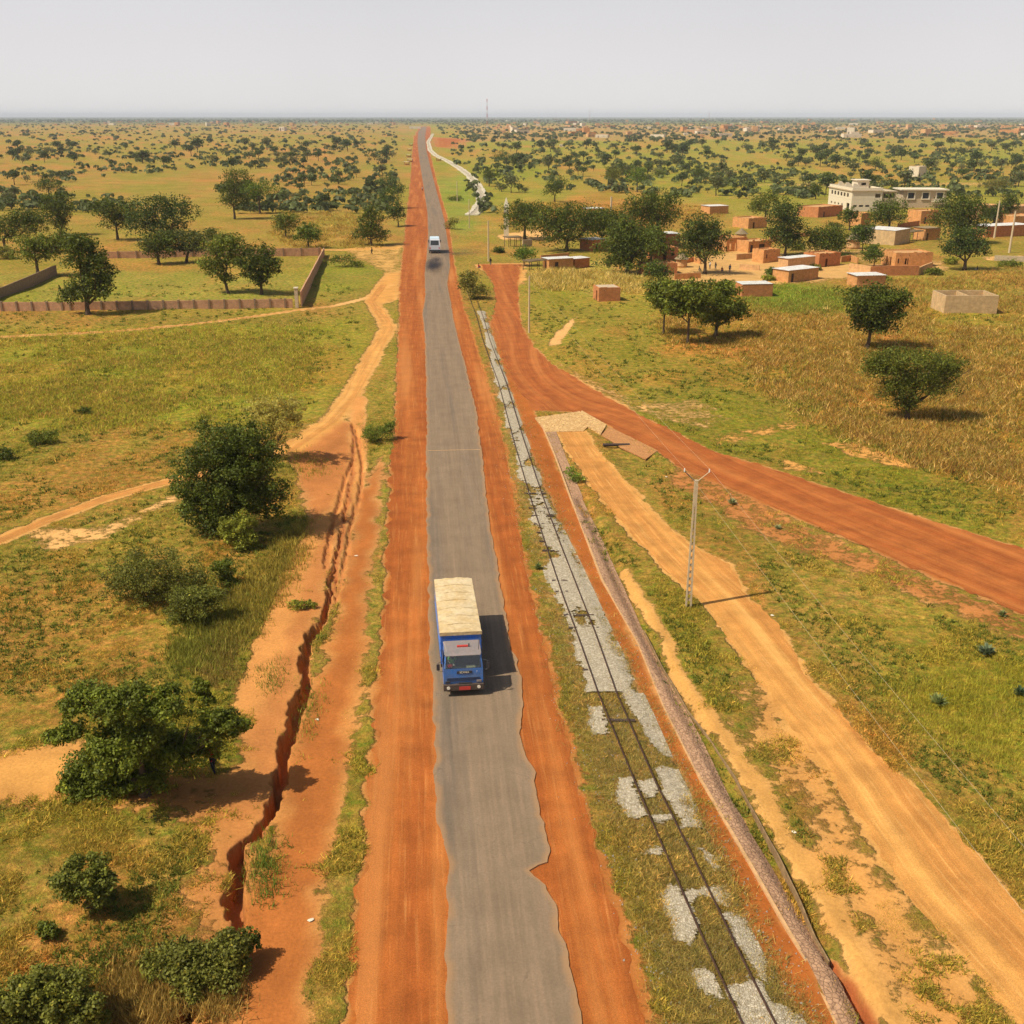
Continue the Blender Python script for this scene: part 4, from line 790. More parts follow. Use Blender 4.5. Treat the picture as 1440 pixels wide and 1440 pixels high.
# far-off woodland as one mass
def woodland():
    rg = np.random.default_rng(5); Vs = []; Fs = []; Ts = []; c = 0
    n = 12000; v = 165.2+np.abs(rg.normal(size=n))*15; u = rg.uniform(-120, 1560, n)
    v2 = 180+rg.random(4600)**1.5*120; u2 = rg.uniform(-60, 1500, 4600); small = np.r_[np.zeros(n), np.ones(4600)]
    v = np.r_[v, v2]; u = np.r_[u, u2]
    cl_ = vnoise(Ga(np.stack([u, v], 1))[:, 0]/40+11, Ga(np.stack([u, v], 1))[:, 1]/140+5) > np.where(v < 172, -1, .36)
    ok = cl_ & (v < 330) & ~((u > 560-(v-180)*.05) & (u < 618+(v-185)*.5) & (v > 176)) & ~((v > 280) & (u > 690)) & ~((v < 205) & (u > 578) & (u < 612) & (v > 178)); u, v, small = u[ok], v[ok], small[ok]
    keep = (small > 0) | (rg.random(len(u)) < np.where(u < 600, np.where(v < 173, 1, .22), .8)); u, v, small = u[keep], v[keep], small[keep]
    w = Ga(np.stack([u, v], 1)); s = np.where(small > 0, rg.uniform(.8, 2.3, len(u)), rg.uniform(1.6, 3.6, len(u))*np.where(v < 172, 1.8, 1)); D = w[:, 1]
    for i in range(len(u)):
        k = 34 if small[i] == 0 else 18; q = rg.normal(size=(k, 3)); q /= np.linalg.norm(q, axis=1)[:, None]; q[:, 2] = np.abs(q[:, 2])
        p = q*np.array([1.25, 1.25, .9])*s[i]*rg.uniform(.6, 1.05, (k, 1))+np.array([w[i, 0], w[i, 1], s[i]*.55]); a = rg.normal(size=(k, 3)); nn = q+a*.5; nn /= np.linalg.norm(nn, axis=1)[:, None]; uu = np.cross(nn, a); uu /= np.linalg.norm(uu, axis=1)[:, None]; ww = np.cross(nn, uu)
        L = s[i]*.62; Vs.append(np.stack([p-uu*L, p-ww*L*.7, p+uu*L, p+ww*L*.7], 1).reshape(-1, 3))
        Ts.append(np.array((.105, .118, .034))[None]*rg.uniform(.7, 1.5)*rg.uniform(.7, 1.3, (k, 1)))
    V = np.concatenate(Vs); o = mesh_obj('distant_woodland', np_mesh('distant_woodland', V, np.arange(len(V)).reshape(-1, 4), tint=np.concatenate(Ts), mats=[M['leaf']])); tag(o, 'dark line of far-off trees and scrub towards the horizon', 'woodland', kind='stuff')
woodland()
# ------------------------------------------------------------------ buildings
def frame_at(l, r):
    """origin at the front left corner, x along the front, y away from the camera"""
    a = G(*l); b = G(*r); d = b-a; L = d.length; ang = math.atan2(d.y, d.x); return a, L, ang
def wall_openings(mb, x0, x1, y0, y1, z0, z1, ops, axis='x'):
    """solid wall with real holes: ops = [(start, end, sill, head)] along the axis"""
    ops = sorted(ops); cur = x0 if axis == 'x' else y0; end = x1 if axis == 'x' else y1
    def bx(a, b, c, d):
        if b-a < .01 or d-c < .01: return
        if axis == 'x': mb.box(a, b, y0, y1, c, d)
        else: mb.box(x0, x1, a, b, c, d)
    for a, b, s, h in ops:
        bx(cur, a, z0, z1); bx(a, b, z0, s); bx(a, b, h, z1); cur = b
    bx(cur, end, z0, z1)
def house(name, label, l, r, depth, height, wm, roof='flat', ops=(), side_ops=(), parapet=.25, cat='house', group=None, tin_over=.25, tilt=.0, inner=(), rm=None, door_m=None, ruin=False):
    a, L, ang = frame_at(l, r); z = h1(a.x, a.y)-.1; root = empty(name, (a.x, a.y, z), ang); tag(root, label, cat, group); t = .25; wb = MB(); Hh = height
    wall_openings(wb, 0, L, 0, t, 0, Hh, ops); wb.box(0, L, depth-t, depth, 0, Hh)
    wall_openings(wb, 0, t, t, depth-t, 0, Hh, side_ops, 'y'); wb.box(L-t, L, t, depth-t, 0, Hh)
    for xx in inner: wb.box(xx, xx+.2, t, depth-t, 0, Hh-.12)
    if ruin:
        for i in range(int(L/1.2)):
            if random.random() < .5: wb.box(i*1.2+.05, i*1.2+.7, 0.02, t-.02, Hh, Hh+random.uniform(.15, .5))
    if wm in (M['mud'], M['mud_red'], M['mud_pale']) and roof != 'tin':
        for (ax, L_) in (('x', L), ('y', depth)):
            q = .15
            while q < L_-.9:
                ln = random.uniform(.5, 1.6); hh_ = random.uniform(.04, .22); e = min(q+ln, L_-.2)
                if random.random() < .6:
                    if ax == 'x': wb.box(q, e, .01, t-.01, Hh-.001, Hh+hh_)
                    else: wb.box(.01, t-.01, q+.3, e+.15, Hh-.001, Hh+hh_)
                q = e+random.uniform(.1, .8)
    wb.build('walls', wm, root)
    if roof == 'flat' and L > 3.5:
        for k_ in range(int(L/2.2)):
            sp = MB(); sp.tube([(1+k_*2.2, .1, Hh-.45), (1+k_*2.2, -.35, Hh-.5)], .06, 6); sp.build('roof_spout', M['dark'], root)
    if roof == 'flat':
        b = MB(); b.box(t+.003, L-t-.003, t+.003, depth-t-.003, Hh-parapet-.18, Hh-parapet); b.build('roof', rm or M['mudroof'], root)
    elif roof == 'tin':
        b = MB(); o = tin_over; n = max(6, int(L/.5)); za, zb = Hh+.03+tilt, Hh+.03
        for i in range(n):
            x0, x1 = -o+(L+2*o)*i/n, -o+(L+2*o)*(i+1)/n; xm = (x0+x1)/2; hh = .05
            b.add([(x0, -o, za), (xm, -o, za+hh), (x1, -o, za), (x0, depth+o, zb), (xm, depth+o, zb+hh), (x1, depth+o, zb),
                   (x0, -o, za-.03), (xm, -o, za+hh-.03), (x1, -o, za-.03), (x0, depth+o, zb-.03), (xm, depth+o, zb+hh-.03), (x1, depth+o, zb-.03)],
                  [(0, 1, 4, 3), (1, 2, 5, 4), (9, 10, 7, 6), (10, 11, 8, 7), (0, 6, 7, 1), (1, 7, 8, 2), (3, 4, 10, 9), (4, 5, 11, 10)])
        b.build('roof', rm or M['tin'], root)
        if tilt:
            g = MB(); g.hexa([(0.02, t*.2, Hh), (L-.02, t*.2, Hh), (L-.02, t, Hh), (.02, t, Hh)], [(0.02, t*.2, Hh+tilt), (L-.02, t*.2, Hh+tilt), (L-.02, t, Hh+tilt), (.02, t, Hh+tilt)]); g.build('gable', wm, root)
    for (x0, x1, s, h) in ops:
        b = MB(); nm = 'door' if s < .2 else 'shutter'; b.box(x0+.03, x1-.03, t*.55, t*.55+.05, s+.02, h-.03)
        if (s < .2 and random.random() < .6): b.build(nm, door_m or M['dark'], root)
    return root
hs = house
hs('brick_hut', 'lone red brick hut with a pale flat roof in the grass above the side road', (842,424), (872,423), 4.2, 2.7, M['mud_red'], 'flat', side_ops=[(1.2,2.1,0,2.0)], parapet=-.02, rm=M['concrete'], cat='hut')
hs('long_shed', 'long low mud shed with a white sheet roof behind the maize', (772,381), (806,379), 3.5, 2.6, M['mud'], 'tin', tin_over=.3, cat='shed', ops=[(1.5,2.4,0,1.9)])
hs('long_shed', 'small tin-roofed lean-to at the right end of the long low shed', (808,378), (829,376), 3.5, 2.3, M['mud_red'], 'tin', cat='shed')
hs('mud_house', 'mud house half hidden between the two widest village trees', (833,354), (853,352), 5, 2.9, M['mud_red'], 'tin', ops=[(1.2,2.1,0,2)])
hs('mud_house', 'red mud house with a pale flat roof behind the massive village tree', (919,366), (953,365), 5, 3.0, M['mud_red'], 'flat', ops=[(2.5,3.3,0,2),(4.6,5.2,1,1.8)])
hs('mud_house', 'low red mud house nearest the maize left of the square', (905,387), (952,386), 4.5, 2.6, M['mud_red'], 'flat', ops=[(4.8,5.6,0,1.9)])
hs('mud_house', 'dark house with white roof sheets behind the red mud house', (926,345), (956,344), 6, 3, M['mud_red'], 'tin')
hs('mud_house', 'mud shed with white roof strip behind the widest village tree', (826,304), (850,303), 5, 2.8, M['mud'], 'tin')
hs('mud_house', 'small mud hut alone at the field edge above the village square', (998,301), (1024,300), 6, 3, M['mud'], 'tin')
hs('mud_ruin', 'roofless orange mud ruin with several openings above the square', (1021,353), (1050,351), 7, 3.6, M['mud'], None, ops=[(1,1.8,.6,2.2),(2.8,3.6,0,2.2)], side_ops=[(2,3,0,2.2)], inner=(3.9,), ruin=True, cat='ruin')
hs('mud_house', 'orange mud rooms with a tin porch right of the mud ruin', (1052,355), (1084,353), 6, 3.0, M['mud'], 'flat', ops=[(.6,1.5,0,2.1),(3.4,5.2,0,2.2)], ruin=True)
hs('mud_house', 'small square mud house left of the tin sheds', (1073,370), (1096,368), 4, 3.2, M['mud'], 'flat', ops=[(.8,1.2,1.2,2.2)])
hs('brick_hut', 'red hut with a slanted white tin roof right of the three trees', (1043,418), (1086,417), 4.2, 2.5, M['mud_red'], 'tin', tin_over=.05, cat='hut', side_ops=[(1,1.8,0,1.9)])
hs('tin_roofed_house', 'mud house with two grey tin roofs on the village street', (1108,398), (1150,393), 4.5, 2.6, M['mud'], 'tin', ops=[(.9,1.7,0,1.9)])
hs('tin_roofed_house', 'rear tin-roofed house right behind the two-roofed one', (1107,383), (1145,379), 3.0, 3.1, M['mud_pale'], 'tin')
hs('mud_house', 'red mud house with an open door right of the tin-roofed ones', (1151,376), (1181,373), 5, 3.2, M['mud_red'], 'flat', ops=[(2.2,2.9,0,2)])
hs('white_roofed_hut', 'hut with a white roof hidden behind the vase-shaped tree', (1204,405), (1244,404), 4.5, 2.5, M['mud'], 'tin', cat='hut')
hs('mud_house', 'tan mud house with two doors behind the long red yard wall', (1258,376), (1310,375), 7, 3.3, M['mud'], 'flat', ops=[(.6,1.0,.9,2.0),(2.4,2.9,.6,2),(3.0,3.3,.6,2)], side_ops=[(2,2.8,0,2.1),(4,4.8,0,2.1)])
rf = hs('roofless_house', 'new roofless cement block house with two rooms in the brown field', (1325,439), (1396,438), 6.5, 3.2, M['block'], None, inner=(4.3,), cat='unfinished house')
rf.location = tuple(G(1327, 441)); rf.rotation_euler = (0, 0, 0.0)
hs('block_house', 'plain beige block house with a grey tin roof', (1257,346), (1278,342), 9.5, 4.0, M['block'], 'tin', tin_over=.1)
hs('mud_house', 'two-step orange mud house left of the tallest dark tree', (1294,314), (1322,313), 7, 4.2, M['mud'], 'flat', ops=[(1.5,2.3,0,2.2),(4.5,5,1.2,2.2)])
hs('mud_house', 'small mud house with a thatch-strewn roof below the orange one', (1300,338), (1321,337), 5, 3.4, M['mud'], 'tin', ops=[(.6,1.2,0,2.1)], rm=M['thatch'])
hs('long_house', 'long red house with a ragged white tin roof at the right edge', (1386,334), (1448,331), 6, 3.4, M['mud_red'], 'tin', tin_over=.35)
hs('mud_house', 'low brown house roof left of the white two-storey building', (1150,306), (1184,303), 9, 3.6, M['mud_red'], 'flat', ops=[(3,3.8,0,2)])
hs('mud_house', 'orange mud block just right of the small dark tree', (1210,318), (1224,317), 5, 4.2, M['mud'], 'flat')
hs('mud_house', 'low mud house behind the tall village tree', (1052,322), (1078,320), 7, 3.2, M['mud'], 'flat', ops=[(2,2.8,0,2)])
hs('mud_house', 'pale mud house between the tallest tree and the far right tree', (1376,306), (1406,304), 8, 4.2, M['mud_pale'], 'flat', ops=[(2,3,0,2.4)])
hs('mud_house', 'orange mud house peeping in at the right edge above the long red house', (1424,320), (1460,318), 8, 3.6, M['mud'], 'flat')
hs('mud_house', 'house corner above the far right tree with rubble around it', (1424,305), (1456,303), 8, 3.6, M['mud_pale'], 'flat')
hs('white_house', 'tiny white tower-like house in the field behind the village', (1291,249), (1301,248), 6, 6.0, M['white'], 'flat', ops=[(1.5,2.5,0,2.4)])
def yard_wall(label, pts, hh, m, th=.3, name='mud_wall', cat='wall', group=None, posts=0, pm=None, h_end=None):
    w = [G(*p) for p in pts]; r = empty(name, (w[0].x, w[0].y, 0)); tag(r, label, cat, group)
    tot = sum((w[i+1]-w[i]).length for i in range(len(w)-1)); run = 0
    for i in range(len(w)-1):
        a, b_ = w[i], w[i+1]; d = (b_-a); L = d.length; d.normalize(); n = Vector((-d.y, d.x, 0)); he = h_end or hh; N_ = max(2, int(L/4)); mb = MB()
        for k in range(N_):
            p0 = a+d*(L*k/N_); p1 = a+d*(L*(k+1)/N_); g = 0 if k else 0
            ha = hh+(he-hh)*(run+L*k/N_)/tot+(vnoise(np.array([p0.x]), np.array([p0.y]))[0]-.5)*.12; hb = hh+(he-hh)*(run+L*(k+1)/N_)/tot+(vnoise(np.array([p1.x]), np.array([p1.y]))[0]-.5)*.12
            q = lambda p, s, z: p+n*s*th/2+Vector((0, 0, z))-w[0]+Vector((0, 0, 0))
            z0 = -.4; mb.hexa([q(p0, -1, z0), q(p1, -1, z0), q(p1, 1, z0), q(p0, 1, z0)], [q(p0, -1, ha), q(p1, -1, hb), q(p1, 1, hb), q(p0, 1, ha)])
        mb.build('wall_panel', m, r)
        if posts:
            cp = MB(); np_ = int(L/posts)
            for k in range(np_+1):
                p = a+d*(k*posts)-w[0]; pb = MB(); R_ = Matrix.Translation(p) @ Matrix.Rotation(math.atan2(d.y, d.x), 4, 'Z'); hk = hh+(he-hh)*(run+k*posts)/tot
                pb.box(-.16, .16, -th/2-.14, th/2+.14, -.4, hk+.12, R_); pb.build('pillar', pm or m, r)
        run += L
    return r
M['pillar'] = mat_noise('pillar_concrete', (.33, .22, .13), .3, 2, .9, .1, .2)
yard_wall('low brick compound wall with dark pillars along the footpath', [(-60,438),(100,438),(412,433)], 1.7, M['wallbrick'], .2, 'compound_wall', 'wall', 'compound walls', 2.75, M['pillar'])
yard_wall('taller shaded side wall of the brick compound nearest the road', [(424,432),(456,358)], 2.9, M['wallbrick'], .25, 'compound_wall', 'wall', 'compound walls', h_end=1.7)
yard_wall('back brick wall of the compound seen behind the trees', [(140,364),(452,358)], 1.7, M['wallbrick'], .2, 'compound_wall', 'wall', 'compound walls', 4.5, M['pillar'])
yard_wall('grey dividing wall running back from the left edge of the compound', [(-40,440),(0,421),(80,386)], 2.1, M['pillar'], .2, 'compound_wall', 'wall', 'compound walls')
g = G(418, 433); r = empty('gate_pillar', g); tag(r, 'tall pale gate pillar at the near right corner of the brick compound', 'pillar'); b = MB(); b.box(-.3, .3, -.3, .3, -.3, 3.6); b.build('shaft', M['concrete'], r); b = MB(); b.box(-.4, .4, -.4, .4, 3.6, 3.8); b.build('cap', M['white'], r)
yard_wall('long red mud yard wall in front of the tan mud house', [(1225,387),(1291,386)], 2.0, M['mud_red'])
yard_wall('pale mud yard wall left of the long red one', [(1194,382),(1224,387)], 1.9, M['mud_pale'])
yard_wall('low mud wall stub right of the long red yard wall', [(1291,386),(1310,378)], 1.6, M['mud_pale'])
yard_wall('low orange mud wall in front of the village square', [(948,393),(985,391)], 1.2, M['mud'])
yard_wall('mud wall closing the square on the right', [(1035,365),(1072,362)], 1.3, M['mud_pale'])
yard_wall('grey rubble wall at the right edge of the brown field', [(1398,366),(1450,368)], 1.2, M['concrete'])
yard_wall('broken mud wall between the village sheds and the square', [(955,372),(975,368),(985,372)], 1.2, M['mud'])
yard_wall('low block wall behind the sandy junction next to the long shed', [(735,347),(748,346)], 1.8, M['concrete'])
yard_wall('mud yard wall behind the beige block house', [(1214,338),(1236,336),(1262,337)], 1.6, M['mud_pale'])
yard_wall('ruined mud wall left of the small round village tree', [(1182,368),(1196,366),(1206,370)], 1.3, M['mud'])
yard_wall('long mud wall along the back of the village', [(1082,340),(1130,334),(1180,330)], 1.4, M['mud'])
yard_wall('mud wall between the square and the small square house', [(1040,378),(1068,380)], 1.1, M['mud_pale'])
yard_wall('mud wall beside the orange two-step house', [(1262,322),(1292,318)], 1.7, M['mud_red'])
yard_wall('low wall behind the long shed under the wide village tree', [(760,366),(800,362)], 1.2, M['mud'])
def granary(label, u, v, sc=1.0):
    g = G(u, v); r = empty('granary', (g.x, g.y, h1(g.x, g.y))); r.scale = (sc,)*3; tag(r, label, 'granary'); b = MB(); b.tube([(0, 0, 0), (0, 0, .3), (0, 0, 1.9)], [1.25, 1.4, 1.3], 14); b.build('mud_bin', M['mud_pale'], r); b = MB(); b.tube([(0, 0, 1.85), (0, 0, 2.4), (0, 0, 3.3)], [1.75, 1.1, .08], 16); b.build('thatch_cone', M['thatch'], r)
granary('grey thatched granary left of the small round village tree', 1199, 350, 1.3); granary('small thatched granary beside the red mud house on the square', 958, 376); granary('thatched granary behind the roofless mud ruin', 1042, 338, 1.1)
# grey-white two-storey buildings
def win_band(mb, n, x0, x1, s, h, gap): return [(x0+(x1-x0)*(i+gap)/n, x0+(x1-x0)*(i+1-gap)/n, s, h) for i in range(n)]
def big_white():
    a = G(1196, 297); r = empty('two_storey_building', (a.x, a.y, -.1), math.radians(3)); tag(r, 'unfinished white two-storey building with a roof stair tower', 'building'); L1, D1, Hh = 11.5, 26, 7.2
    def storey(x0, x1, y0, y1, z0, z1, ops, side, m, nm):
        w = MB(); wall_openings(w, x0, x1, y0, y0+.3, z0, z1, ops); w.box(x0, x1, y1-.3, y1, z0, z1); wall_openings(w, x0, x0+.3, y0+.3, y1-.3, z0, z1, side, 'y'); w.box(x1-.3, x1, y0+.3, y1-.3, z0, z1); w.build(nm, m, r)
    storey(0, L1, 0, D1, 0, 4.1, [(.8,2.2,1.6,2.3),(3.0,4.6,1.6,2.3),(5.4,7,1.6,2.3),(8.6,10.6,1.6,2.3)], [(2,5,0,2.8)]+win_band(None,4,8,24,1.4,2.2,.3), M['white'], 'lower_storey')
    storey(0, L1, 0, D1, 4.13, Hh, [(8.8,10.8,4.9,6.3)], win_band(None,6,3,24,4.9,6.3,.2), M['white'], 'upper_storey')
    b = MB(); b.box(-.4, L1+.4, -.4, D1+.4, Hh+.003, Hh+.35); b.build('roof', M['concrete'], r)
    b = MB()
    for x0, x1, y0, y1 in ((0, L1, 0, .25), (0, .25, .25, D1), (L1-.25, L1, .25, D1), (.25, L1-.25, D1-.25, D1)): b.box(x0, x1, y0, y1, Hh+.353, Hh+1.2)
    b.build('parapet', M['white'], r)
    b = MB(); wall_openings(b, 6, 10.5, 12, 12.3, Hh+.36, Hh+3.2, [(7.5,9.3,Hh+1.5,Hh+2.4)]); b.box(6, 6.3, 12.3, 18, Hh+.36, Hh+3.2); b.box(10.2, 10.5, 12.3, 18, Hh+.36, Hh+3.2); b.box(6.3, 10.2, 17.7, 18, Hh+.36, Hh+3.2); b.build('stair_tower', M['white'], r)
    b = MB(); b.box(5.5, 11, 11.5, 18.5, Hh+3.203, Hh+3.45); b.build('tower_roof', M['white'], r)
    for k in range(3):
        b = MB(); y0 = 3+k*8; b.hexa([(1, y0, Hh+.36), (5, y0, Hh+.36), (5, y0+.3, Hh+.36), (1, y0+.3, Hh+.36)], [(1.2, y0, Hh+2.6), (2.2, y0, Hh+2.6), (2.2, y0+.3, Hh+2.6), (1.2, y0+.3, Hh+2.6)]); b.build('roof_buttress', M['white'], r)
    storey2 = MB(); x0, x1, y0, y1 = L1+.02, 19, 6, 24
    wall_openings(storey2, x0, x1, y0, y0+.3, 0, 3.6, [(13,14.5,1.4,2.4),(16,17.5,1.4,2.4)]); wall_openings(storey2, x0, x1, y0, y0+.3, 3.6, 6.6, win_band(None,3,12,18.6,4.4,6.0,.06)); storey2.box(x0, x1, y1-.3, y1, 0, 6.6); storey2.box(x1-.3, x1, y0+.3, y1-.3, 0, 6.6); storey2.box(x0+.3, x1-.3, y0+.3, y1-.3, 3.4, 3.6); storey2.build('rear_wing', M['concrete'], r)
    b = MB(); b.box(L1+.45, x1+.4, y0-.5, y1+.4, 6.603, 6.9); b.build('wing_roof', M['concrete'], r)
big_white()
def second_white():
    a = G(1268, 292); r = empty('framed_window_building', (a.x, a.y, -.1), math.radians(-2)); tag(r, 'long grey-white building with three big framed windows right of the two-storey one', 'building'); L, D, z1 = 16.5, 10, 6.6; w = MB(); ops = [(1.8,4.2,3.5,5.7),(7.4,9.8,3.5,5.7),(12.8,15.2,3.5,5.7)]
    wall_openings(w, 0, L, 0, .4, 0, z1, ops); w.box(0, L, D-.4, D, 0, z1); w.box(0, .4, .4, D-.4, 0, z1); w.box(L-.4, L, .4, D-.4, 0, z1); w.build('walls', M['concrete'], r)
    b = MB(); b.box(-1.2, L+.6, -.9, D+.4, z1+.003, z1+.4); b.build('roof', M['white'], r)
    for a0, a1, s, h in ops:
        f = MB()
        for q in ((a0-.4, a0-.02, s-.4, h+.4), (a1+.02, a1+.4, s-.4, h+.4), (a0-.02, a1+.02, h+.02, h+.4), (a0-.02, a1+.02, s-.4, s-.02)): f.box(q[0], q[1], -.35, -.003, q[2], q[3])
        f.build('window_frame', M['white'], r)
        p = MB(); p.box(a0+.1, a1-.1, .3, .36, s+.1, h-.1); p.build('window_pane', M['metal_dark'], r)
    b = MB(); b.box(11, 16, -3.0, -.36, 2.4, 2.65); b.box(11, 16, -3.0, -2.85, 2.653, 3.4); b.build('balcony', M['white'], r)
second_white()
# white column by the junction (sign pillar) and odds and ends
g = G(712, 334); r = empty('white_column', g); tag(r, 'tall white masonry column with a pointed top beside the leftmost village tree', 'column'); b = MB(); b.box(-.7, .7, -.7, .7, -.2, 8.6); b.build('shaft', M['white'], r); b = MB(); b.hexa([(-.8, -.8, 8.6), (.8, -.8, 8.6), (.8, .8, 8.6), (-.8, .8, 8.6)], [(-.1, -.1, 11.2), (.1, -.1, 11.2), (.1, .1, 11.2), (-.1, .1, 11.2)]); b.build('pointed_cap', M['white'], r)
def junk_shelter(label, l, r_, dep, hh, rm):
    a, L, ang = frame_at(l, r_); z = h1(a.x, a.y); rt = empty('brush_shelter', (a.x, a.y, z), ang); tag(rt, label, 'shelter')
    for x in (.15, L/2, L-.15):
        for y in (.15, dep-.15): p = MB(); p.tube([(x, y, -.1), (x+.08, y, hh)], .08, 6); p.build('post', M['dark'], rt)
    b = MB()
    for k in range(26): y = dep*k/25; x = random.uniform(-.3, .3); b.tube([(x, y, hh+.05+random.random()*.25), (L+random.uniform(-.3, .4), y+random.uniform(-.3, .3), hh+.05+random.random()*.3)], random.uniform(.05, .12), 5)
    b.build('brush_roof', rm, rt)
junk_shelter('brush-roofed shelter with clutter beside the small green tree', (744,382), (768,380), 3, 2.0, M['thatch'])
junk_shelter('open stick shelter left of the leftmost village tree', (715,348), (733,347), 3, 2.4, M['thatch'])
junk_shelter('stacked sticks and poles right of the beige block house', (1279,341), (1300,339), 4, 2.4, M['thatch'])
# far town
FARB = []
for k, (w, d, hh) in enumerate(((9, 7, 3.6), (14, 8, 3.6), (8, 8, 6.5), (20, 9, 4), (6, 6, 3.4))):
    for mk in ('white', 'mud_pale', 'mud'):
        b = MB(); wall_openings(b, -w/2, w/2, -d/2, -d/2+.3, 0, hh, [(-w*.3, -w*.3+1.2, 0, 2.2), (w*.15, w*.15+1.2, 1, 2.2)]); b.box(-w/2, w/2, d/2-.3, d/2, 0, hh); b.box(-w/2, -w/2+.3, -d/2+.3, d/2-.3, 0, hh); b.box(w/2-.3, w/2, -d/2+.3, d/2-.3, 0, hh); b.box(-w/2+.3, w/2-.3, -d/2+.3, d/2-.3, hh-.5, hh-.3); FARB.append((mk, b.mesh('far_house', M[mk])))
def far_house(u, v, s=1.0, mk=None, lab=None):
    g = G(u, v); me = random.choice([m for k, m in FARB if (mk is None or k == mk)]); o = mesh_obj('town_house', me, None, (g.x, g.y, -.1), random.uniform(-.5, .5)); o.scale = (s, s, s*random.uniform(.9, 1.2))
    side = 'left' if u < 590 else 'right'; tag(o, lab or f'small pale house of the distant town {side} of the road', 'house', f'houses of the distant town {side} of the road')
random.seed(5)
for i in range(150):
    v = random.choice([random.uniform(168, 182), random.uniform(176, 194)]); far_house(random.uniform(690, 1470), v, random.uniform(.9, 1.5)*(1.7 if v < 174 else 1.2), random.choice(['white', 'mud_pale', 'mud_pale', 'mud']))
for i in range(66): far_house(random.uniform(60, 560), random.uniform(169.5, 178), random.uniform(1.0, 1.9), random.choice(['white', 'mud_pale', 'mud']))
far_house(398, 184, 2.3, 'white', 'largest white block of the far town left of the road'); far_house(413, 182, 2.0, 'mud_pale', 'yellowish block right of the largest white one in the far town')
far_house(584, 181, 1.6, 'white', 'white house where the road reaches the far town'); far_house(1018, 192, 1.7, 'white', 'long white building at the foot of the town right of the road')
far_house(790, 206, .8, 'white', 'low white shed in the fields right of the far railway'); far_house(848, 192, 1.1, 'mud_pale', 'pale green-roofed hall in the fields before the town')
for i, (u, v) in enumerate(((577,228),(575,221),(576,212),(578,205),(572,232),(567,197),(617,226))):
    g = G(u, v); a = empty('roadside_stall', (g.x, g.y, 0)); tag(a, 'small white-roofed stall beside the far stretch of road' if u < 600 else 'single white stall on the right of the far road', 'stall', 'stalls along the far left shoulder' if u < 600 else None)
    b = MB(); b.box(-2, 2, -1.5, 1.5, 2.2, 2.35); b.build('roof', M['white'], a)
    for x in (-1.8, 1.8):
        for y in (-1.3, 1.3): p = MB(); p.box(x-.08, x+.08, y-.08, y+.08, 0, 2.2); p.build('post', M['dark'], a)
    b = MB(); b.box(-1.7, 1.7, -.4, .5, 0, 1.0); b.build('counter', M['mud'], a)
M['red'] = mat_plain('mast_red', (.55, .10, .06), .6); M['mastwhite'] = mat_plain('mast_white', (.75, .72, .68), .6)
def mast(u, v, hh, label, w=2.4):
    g = G(u, v); r = empty('radio_mast', (g.x, g.y, 0)); tag(r, label, 'mast'); n = 8
    for k in range(n):
        z0, z1 = hh*k/n, hh*(k+1)/n; wa = w*(1-.75*k/n); wb_ = w*(1-.75*(k+1)/n); b = MB()
        for a in range(3):
            t0 = a*2.094; t1 = (a+1)*2.094; p0 = (wa*math.cos(t0), wa*math.sin(t0), z0); p1 = (wb_*math.cos(t0), wb_*math.sin(t0), z1); q1 = (wb_*math.cos(t1), wb_*math.sin(t1), z1); q0 = (wa*math.cos(t1), wa*math.sin(t1), z0)
            b.tube([p0, p1], .32, 5); b.tube([p0, q1], .18, 4); b.tube([q0, p1], .18, 4); b.tube([p1, q1], .18, 4)
        b.build('lattice_section', M['red'] if k % 2 else M['mastwhite'], r)
mast(685, 181, 78, 'tall red and white lattice radio mast right of the far road', 3.0); mast(829, 170, 80, 'thin second mast on the horizon right of the tall red and white one', 4); mast(997, 169, 70, 'faint third mast on the horizon', 4)
# ------------------------------------------------------------------ truck
Af = G(648, 891, 3.3); Br = G(637, 814.5, 3.3); dirv = (Af-Br); Lbox = dirv.length; ang = math.atan2(dirv.y, dirv.x)-math.pi/2   # +y local = driving direction, towards the camera
blue = mat_noise('truck_blue_paint', (.05, .175, .50), .25, 1.7, .5, .35, 0, col2=(.10, .17, .33)); blue2 = mat_noise('cargo_blue_paint', (.035, .17, .66), .25, 1.3, .5, .35, 0, col2=(.09, .18, .42))
tarp = mat_noise('pale_tarpaulin', (.62, .49, .29), .28, .7, .9, .15, .5, .08, col2=(.52, .36, .16)); roofm = mat_noise('dusty_cab_roof', (.21, .19, .175), .2, 2, .6, .3, .1, col2=(.27, .21, .19))
glass = mat_plain('dark_glass', (.02, .022, .022), .08, .8); bump_m = mat_plain('bumper_brown', (.10, .07, .05), .6, .4, var=.3); plate_r = mat_plain('red_plate', (.55, .05, .035), .5); lamp = mat_plain('lamp_glass', (.85, .78, .62), .15, .8)
rubber = mat_noise('tyre_rubber', (.03, .027, .025), .3, 5, .85, .2, .1); rim_m = mat_plain('steel_rim', (.32, .26, .2), .5, .5, .3)
class _: pass
t0 = Vector((Af.x, Af.y, 0)) ; tr = empty('cargo_truck', (t0.x, t0.y, .085), ang); tag(tr, 'blue cargo truck with a pale tarpaulin-topped box driving towards the camera', 'truck')
w = 1.27; Lb = Lbox
def seg(x0, x1, y0, y1, z0, z1, nm, m, par=tr, bev=.02): b = MB(); b.box(x0, x1, y0, y1, z0, z1); return b.build(nm, m, par, bevel=bev)
seg(-w, w, -Lb, 0, 1.15, 3.18, 'cargo_box', blue2)
